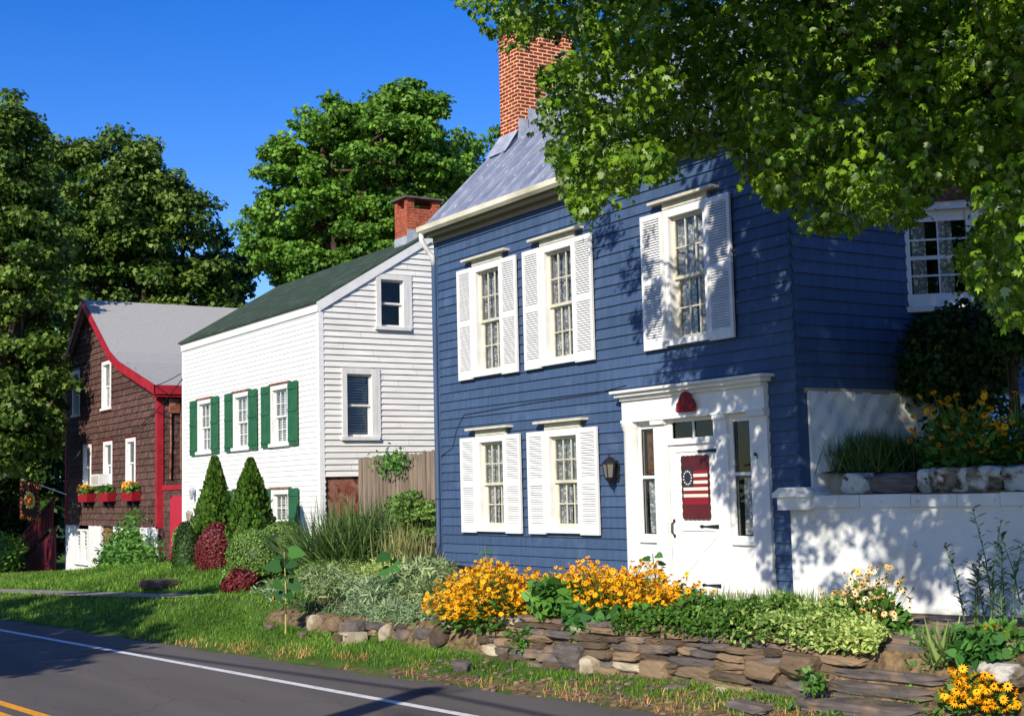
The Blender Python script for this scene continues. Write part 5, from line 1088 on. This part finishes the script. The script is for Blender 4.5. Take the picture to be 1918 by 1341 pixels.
# ------------------------------------------------------------------ trees
def limb(mb, a, b, r0, r1, bend=.12, n=5):
    a, b = Vector(a), Vector(b); d = (b-a).length; off = Vector((random.uniform(-1, 1), random.uniform(-1, 1), random.uniform(0, 1)))*d*bend
    pts = [tuple(a.lerp(b, t)+off*math.sin(math.pi*t)) for t in np.linspace(0, 1, n)]; mb.tube(pts, [r0+(r1-r0)*t for t in np.linspace(0, 1, n)], 7); return pts
def tree(name, lab, base, blobs, mats, per, size, clump_r, nlimb=26, tr=.35, grp=None, tmpl=T_CLUMP, flat=.5, fill=.6, cat='tree', density=1.):
    """blobs: (x,y,z,rx,ry,rz) ellipsoids of the crown; clumps sit mostly near their skins"""
    base = Vector(tuple(base)); o = thing(name, lab, cat, tuple(base), grp); C = []
    for (x, y, z, rx, ry, rz) in blobs:
        n = int(density*4.2*(rx*ry+ry*rz+rx*rz)/3/(clump_r**2)); d = rdir(n); r = np.where(rng.random(n) < fill, rng.uniform(.82, 1.02, n), rng.uniform(.3, .85, n)); k = rng.normal(size=(3, 3))*2
        r = r*(1+.1*sum(np.sin(d@k[i]+i) for i in range(3))); C.append(np.array([x, y, z])+d*r[:, None]*np.array([rx, ry, rz]))
    C = np.concatenate(C); rad = clump_r*rng.uniform(.6, 1.35, len(C)); P, A, N, S_, T_ = clumpy(C, rad, per, flat, size)
    leaves('crown', P, A, N, S_, tmpl, mats, T_, o)
    mb = MB(); top = Vector((0, 0, 0)); cen = Vector(tuple(np.mean([b[:3] for b in blobs], axis=0))); fork = Vector((base.x*.7+cen.x*.3, base.y*.7+cen.y*.3, base.z+(cen.z-base.z)*.5))
    mb.tube([tuple(base), tuple(base+(fork-base)*.1), tuple(base.lerp(fork, .6)), tuple(fork)], [tr*1.35, tr, tr*.85, tr*.7], 12)
    for k in range(nlimb):
        t_ = C[random.randrange(len(C))]; b = blobs[k % len(blobs)]; m_ = Vector(tuple(np.array(b[:3])*.6+t_*.4)); limb(mb, fork.lerp(base, random.uniform(0, .25)), m_, tr*.4, tr*.16); limb(mb, m_, t_, tr*.16, .02)
    mb.build('trunk', BARK, o, smooth=True); return o
def B(px, py, rpx, rpy, dist, ry=None):
    """crown ellipsoid seen round a photo pixel at a real distance"""
    d = unit(ray(px, py)); p = d*dist; s = dist/2550; return (p[0], p[1], p[2], rpx*s, ry or (rpx*s*.9), rpy*s)
# middle maple behind the white house
D1 = 52
tree('broad_maple', 'large full crowned maple behind the white house roof', tuple(unit(ray(690, 900))*D1), [B(700, 330, 150, 140, D1), B(740, 230, 100, 80, D1), B(560, 360, 92, 82, D1), B(620, 230, 70, 50, D1), B(585, 480, 110, 70, D1), B(690, 440, 130, 90, D1), B(500, 450, 45, 60, D1), B(805, 330, 70, 100, D1), B(780, 210, 55, 35, D1), B(530, 290, 50, 40, D1)], L_TREE, 120, .18, .50, tr=.45, nlimb=50, flat=.38, density=1.35)
tree('broad_maple', 'smaller maple crown showing between the big maple and the tall brick chimney', tuple(unit(ray(890, 900))*58), [B(885, 330, 60, 90, 58), B(850, 380, 90, 60, 58), B(940, 400, 60, 70, 58)], L_TREE, 150, .2, .65, tr=.3, nlimb=14, flat=.42)
# left trees
D2 = 62
tree('locust_tree', 'wide rounded tree behind the brown house', tuple(unit(ray(230, 900))*D2), [B(200, 370, 120, 110, D2), B(290, 420, 110, 120, D2), B(130, 480, 110, 120, D2), B(330, 520, 100, 80, D2), B(220, 600, 160, 120, D2), B(400, 540, 60, 60, D2), B(260, 300, 60, 40, D2), B(115, 340, 55, 90, D2), B(150, 300, 60, 50, D2)], L_LEFT, 130, .21, .70, tr=.5, nlimb=44, flat=.5, density=1.3)
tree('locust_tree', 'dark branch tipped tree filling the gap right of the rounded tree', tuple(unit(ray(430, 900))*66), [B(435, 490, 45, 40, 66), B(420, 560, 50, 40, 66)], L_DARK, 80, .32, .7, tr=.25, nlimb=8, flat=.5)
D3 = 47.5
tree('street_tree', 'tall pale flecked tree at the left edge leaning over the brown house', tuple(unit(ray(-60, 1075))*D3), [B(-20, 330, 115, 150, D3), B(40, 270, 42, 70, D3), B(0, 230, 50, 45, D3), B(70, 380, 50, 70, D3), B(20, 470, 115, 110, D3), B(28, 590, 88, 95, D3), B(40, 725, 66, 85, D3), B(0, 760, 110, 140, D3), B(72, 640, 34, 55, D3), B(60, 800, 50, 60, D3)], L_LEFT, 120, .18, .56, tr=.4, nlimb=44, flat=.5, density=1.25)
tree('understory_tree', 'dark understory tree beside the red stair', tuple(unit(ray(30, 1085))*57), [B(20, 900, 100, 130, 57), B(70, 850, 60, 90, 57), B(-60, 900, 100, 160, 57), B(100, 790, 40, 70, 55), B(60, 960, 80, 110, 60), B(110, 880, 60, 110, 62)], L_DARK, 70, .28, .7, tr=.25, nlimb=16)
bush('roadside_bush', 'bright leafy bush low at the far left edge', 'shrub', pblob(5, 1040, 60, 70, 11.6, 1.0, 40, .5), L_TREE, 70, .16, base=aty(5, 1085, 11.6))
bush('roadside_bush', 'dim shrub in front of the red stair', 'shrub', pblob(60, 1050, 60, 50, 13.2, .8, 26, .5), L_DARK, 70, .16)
# distant wood that closes the view behind the houses
n = 26
for k in range(14):
    px = -200+k*150
    if 440 < px < 560: continue
tw = [B(px, 700+20*math.sin(px), 170, 120, 110) for px in range(-300, 2300, 190)]
C = []
for (x, y, z, rx, ry, rz) in tw:
    m_ = 240; d = rdir(m_); C.append(np.array([x, y, z-2])+d*np.array([rx, ry, rz*.8]))
C = np.concatenate(C); P, A, N, S_, T_ = clumpy(C, np.full(len(C), 1.6), 26, .7, .75)
tag(leaves('far_woods', P, A, N, S_, T_CLUMP, L_TREE, T_), kind='stuff')

# ---- the big maple hanging over from the right
POLY = [(842, -40), (848, 8), (880, 35), (905, 62), (925, 90), (945, 102), (985, 98), (1000, 72), (1030, 60), (1066, 62), (1070, 112), (1045, 118), (1022, 130), (998, 165), (1012, 190), (1000, 225), (1020, 262), (1022, 300), (1040, 330), (1042, 370), (1068, 400), (1090, 420), (1112, 412), (1132, 382), (1160, 372), (1185, 375), (1205, 345), (1232, 350), (1262, 322), (1290, 305), (1330, 290), (1372, 298), (1390, 330), (1425, 372), (1470, 418), (1490, 440), (1560, 445), (1640, 425), (1680, 405), (1700, 428), (1735, 402), (1750, 372), (1775, 350), (1818, 362), (1828, 400), (1815, 455), (1790, 500), (1830, 560), (1880, 600), (1940, 640), (2300, 700), (2700, 600), (2800, -900), (900, -1100)]
pa = np.array(POLY, float)
def inside(q):
    x, y = q[:, 0], q[:, 1]; r = np.zeros(len(q), bool); j = len(pa)-1
    for i in range(len(pa)):
        c = ((pa[i, 1] > y) != (pa[j, 1] > y)) & (x < (pa[j, 0]-pa[i, 0])*(y-pa[i, 1])/(pa[j, 1]-pa[i, 1]+1e-9)+pa[i, 0]); r ^= c; j = i
    return r
def maple():
    base = Vector((-4.6, 8.6, -1.9)); o = thing('overhanging_maple', 'big maple whose leafy boughs hang over the blue house from the right', 'tree', tuple(base))
    def sample(n, x0, x1, y0, y1, rad, ylo, yhi):
        q = np.stack([rng.uniform(x0, x1, n), rng.uniform(y0, y1, n)], 1); q = q[inside(q)]; Y = rng.uniform(ylo, yhi, len(q)); Y = np.where(q[:, 0] < 1250, 6.3+(Y-6.2)*.62, np.where((q[:, 0] < 1960) & (ylo > 6), 7.0+(Y-6.2)*.75, Y))
        return np.array([aty(a, b, c) for (a, b), c in zip(q, Y)])
    C1 = sample(2500, 830, 1960, -60, 620, .2, 6.2, 9.4)
    rad = rng.uniform(.10, .24, len(C1)); P, A, N, S_, T_ = clumpy(C1, rad, 34, .55, .06, up=.55, droop=.5, jitter=.4)
    dd = P@CF; qx = CX+FP*(P@CR)/dd; qy = CY-FP*(P@CU)/dd; ok = inside(np.stack([qx, qy+8], 1)) | (rng.random(len(P)) < .10)
    leaves('crown', P[ok], A[ok], N[ok], S_[ok], T_MAPLE*np.array([1, 1, 2.6]), [L_MAPLE, L_PALE], T_[ok], o, mi=(rng.random(int(ok.sum())) < .09).astype(int))
    # the rest of the crown, above and beside the view, towards the road; unseen, shaped and thickened to shade house and wall
    n = 9000; q = np.stack([rng.uniform(-10.5, 2.5, n), rng.uniform(4.4, 10, n), rng.uniform(2.4, 9.5, n)], 1)
    e = ((q-np.array([-4.6, 6.6, 5.4]))/np.array([6.6, 4.6, 4.0])); q = q[(e**2).sum(1) < 1]
    dd = q@CF; qx = CX+FP*(q@CR)/dd; qy = CY-FP*(q@CU)/dd; out = (qx < -150) | (qx > 2090) | (qy < -190) | (dd < 0)
    xs_ = q[:, 0]-math.tan(SUN_AZ)*(11.5-q[:, 1]); zs_ = q[:, 2]-math.tan(SUN_EL)/math.cos(SUN_AZ)*(11.5-q[:, 1])
    q = q[out & ((xs_ > -13.3+.25*np.sin(zs_*2.2)) | (zs_ > 5.5))]; C2 = q[:1200]; q2 = q[(q[:, 0] < -6.2) & (q[:, 2] > 4.2)]; C2 = np.concatenate([C2, q2[-500:]+rng.normal(0, .15, q2[-500:].shape)]); xz = C2[:, 0]-math.tan(SUN_AZ)*(11.6-C2[:, 1]); zz = C2[:, 2]-math.tan(SUN_EL)/math.cos(SUN_AZ)*(11.6-C2[:, 1]); q3 = C2[(xz > -11.7) & (xz < -5.5) & (zz < .2) & (zz > -1.7)]; C2 = np.concatenate([C2, q3+rng.normal(0, .2, q3.shape)])
    P, A, N, S_, T_ = clumpy(C2, rng.uniform(.2, .42, len(C2)), 22, .6, .13, up=.5, droop=.5); leaves('upper_shade_crown', P, A, N, S_, T_LEAF*np.array([1, 1.8, 1]), L_MAPLE, T_, o)
    mb = MB(); fork = Vector((-5.0, 8.3, 1.6)); mb.tube([tuple(base), (-4.6, 8.6, -1.6), (-4.7, 8.5, 0), tuple(fork)], [.42, .32, .27, .22], 14)
    for tgt, r0 in (((-11.6, 8.6, 4.9), .05), ((-9.8, 8.4, 3.4), .05), ((-8.2, 8.9, 3.0), .06), ((-9.4, 7.2, 5.2), .07), ((-7., 7.4, 3.4), .1), ((-6.8, 9.0, 5.4), .12), ((-5.4, 6.4, 4.4), .12), ((-7.6, 6.6, 7.), .1)):
        pts = limb(mb, fork, tgt, r0, .03, .08, 8)
        for k in range(9):
            s = Vector(pts[random.randrange(2, 8)]); C = C1 if random.random() < .7 else C2; ds = np.linalg.norm(C-np.array(tuple(s)), axis=1); c = C[np.argsort(ds)[random.randrange(5, 40)]]; limb(mb, s, tuple(c), .022, .006, .1, 4)
    mb.build('trunk', BARK, o, smooth=True)
maple()

# ---- across the street, behind and left of the camera: what throws the shadows on road and lawn
tree('shade_tree', 'tree across the road that throws the long shadow on the lawn', (-17.5, -5, -2.1), [(-17.5, -4.5, 4.2, 3.4, 3.0, 2.6), (-20.5, -4, 3.8, 2.6, 2.4, 2.0), (-15, -5, 3.6, 2.0, 2.2, 1.8)], L_TREE, 40, .3, .6, nlimb=12)
tree('shade_tree', 'farther tree across the road shading the left end of the brown house', (-43, -6, -2.4), [(-42.2, -6, 8.0, 4.0, 4, 4.0), (-45, -6, 6.6, 4, 3, 3.4)], L_TREE, 50, .45, .9, nlimb=12)
po = thing('utility_pole', 'wooden utility pole on the near verge', 'pole', (-7.3, -1.9, -2.15))
mb = MB(); mb.tube([(-7.3, -1.9, -2.15), (-7.3, -1.9, 4.3)], [.2, .17], 12); mb.build('pole', BARK, po)
mb = MB(); mb.tube([(-55, -8, 4.6), (-34, -5.6, 4.0), (-16, -3.1, 3.9), (-7.3, -1.75, 4.1), (-2, -1.2, 3.9), (20, 1.2, 4.2)], .03, 6); tag(mb.build('roadside_cable', BLACK), 'black cable strung from the utility pole along the road', 'cable')

# ------------------------------------------------------------------ grass blades
def blades(name, n, xr, yr, keep, size, mats, tm=T_BLADE, w=1.6):
    x = rng.uniform(*xr, n); y = rng.uniform(*yr, n); m_ = np.array([keep(a, b) for a, b in zip(x, y)]); x, y = x[m_], y[m_]; k = len(x)
    z = np.array([ground_z(a, b) for a, b in zip(x, y)]); P = np.stack([x, y, z-.01], 1); a = rng.uniform(0, 6.28, k)
    A = np.stack([np.cos(a)*.6, np.sin(a)*.6, np.ones(k)], 1)+rng.normal(size=(k, 3))*.25; N = np.stack([-np.cos(a), -np.sin(a), np.full(k, .6)], 1)
    pt = .5+.5*np.sin(x*1.7)*np.sin(y*2.3+x*.6); t = np.clip(.55*pt+.5*rng.random(k), 0, 1)
    return tag(leaves(name, P, A, N, size*rng.uniform(.5, 1.3, k)*(1+np.clip((-x-20)/40, 0, .6)), tm*np.array([1, w, 1]), mats, t), kind='stuff')
rs = random.Random(3)
n = 5200; x = rng.uniform(-9.9, -6.6, n); y = rng.uniform(8.9, 10.6, n); kp = (np.sin(x*5.1)*np.sin(y*6.3+x)+.35*np.sin(x*13)*np.sin(y*11)) > .12; x, y = x[kp], y[kp]
P = np.stack([x, y, np.array([ground_z(a, b) for a, b in zip(x, y)])+rng.random(len(x))*.05], 1)
tag(leaves('weeds', P, rdir(len(x))+np.array([0, 0, .5]), rdir(len(x))*.6+np.array([0, 0, 1]), rng.uniform(.03, .075, len(x)), T_LEAF, L_FOL, rng.random(len(x))), kind='stuff')
def pat(x, y): return math.sin(x*2.1+1)*math.sin(y*3.1+x)+.4*math.sin(x*7.3)*math.sin(y*6.1)
blades('lawn_grass', 85000, (-45, -20.3), (5.2, 12.4), lambda x, y: edge_y(x)+.12 < y and not (abs(y-walk_y(x)) < .52 and x < -23.3) and rs.random() < min(1, 2.4-abs(x)/30), .085, L_LAWN, w=2.2)
blades('verge_grass', 80000, (-22, -5.5), (6.3, 10), lambda x, y: edge_y(x)+.15+.5*rs.random() < y < wall_y(x)-.05 and pat(x, y)+lerp(x, [-20, -14, -8], [1.4, .75, -.1])+.5*(y-edge_y(x)) > rs.random()*.6, .075, L_LAWN, w=1.6)
blades('dry_grass', 15000, (-22, -7), (6.3, 9.6), lambda x, y: edge_y(x)+.02 < y < min(wall_y(x)-.3, edge_y(x)+.7) and pat(x*1.3+2, y*1.2) > .1, .09, L_DRY, w=1.2)
mb = MB()
for k in range(420):
    x = rs.uniform(-15, -7.5); y = edge_y(x)+rs.uniform(.0, 1.3)
    if y < wall_y(x)-.1: s = rs.uniform(.015, .06); rock(mb, (x, y, ground_z(x, y)+s*.2), (s*1.6, s*1.3, s*.7), rs.random()*3, 2.5, .1, mi=rs.choice((0, 0, 1)))
tag(mb.build('gravel', [STONEM, STONEG]), kind='stuff')
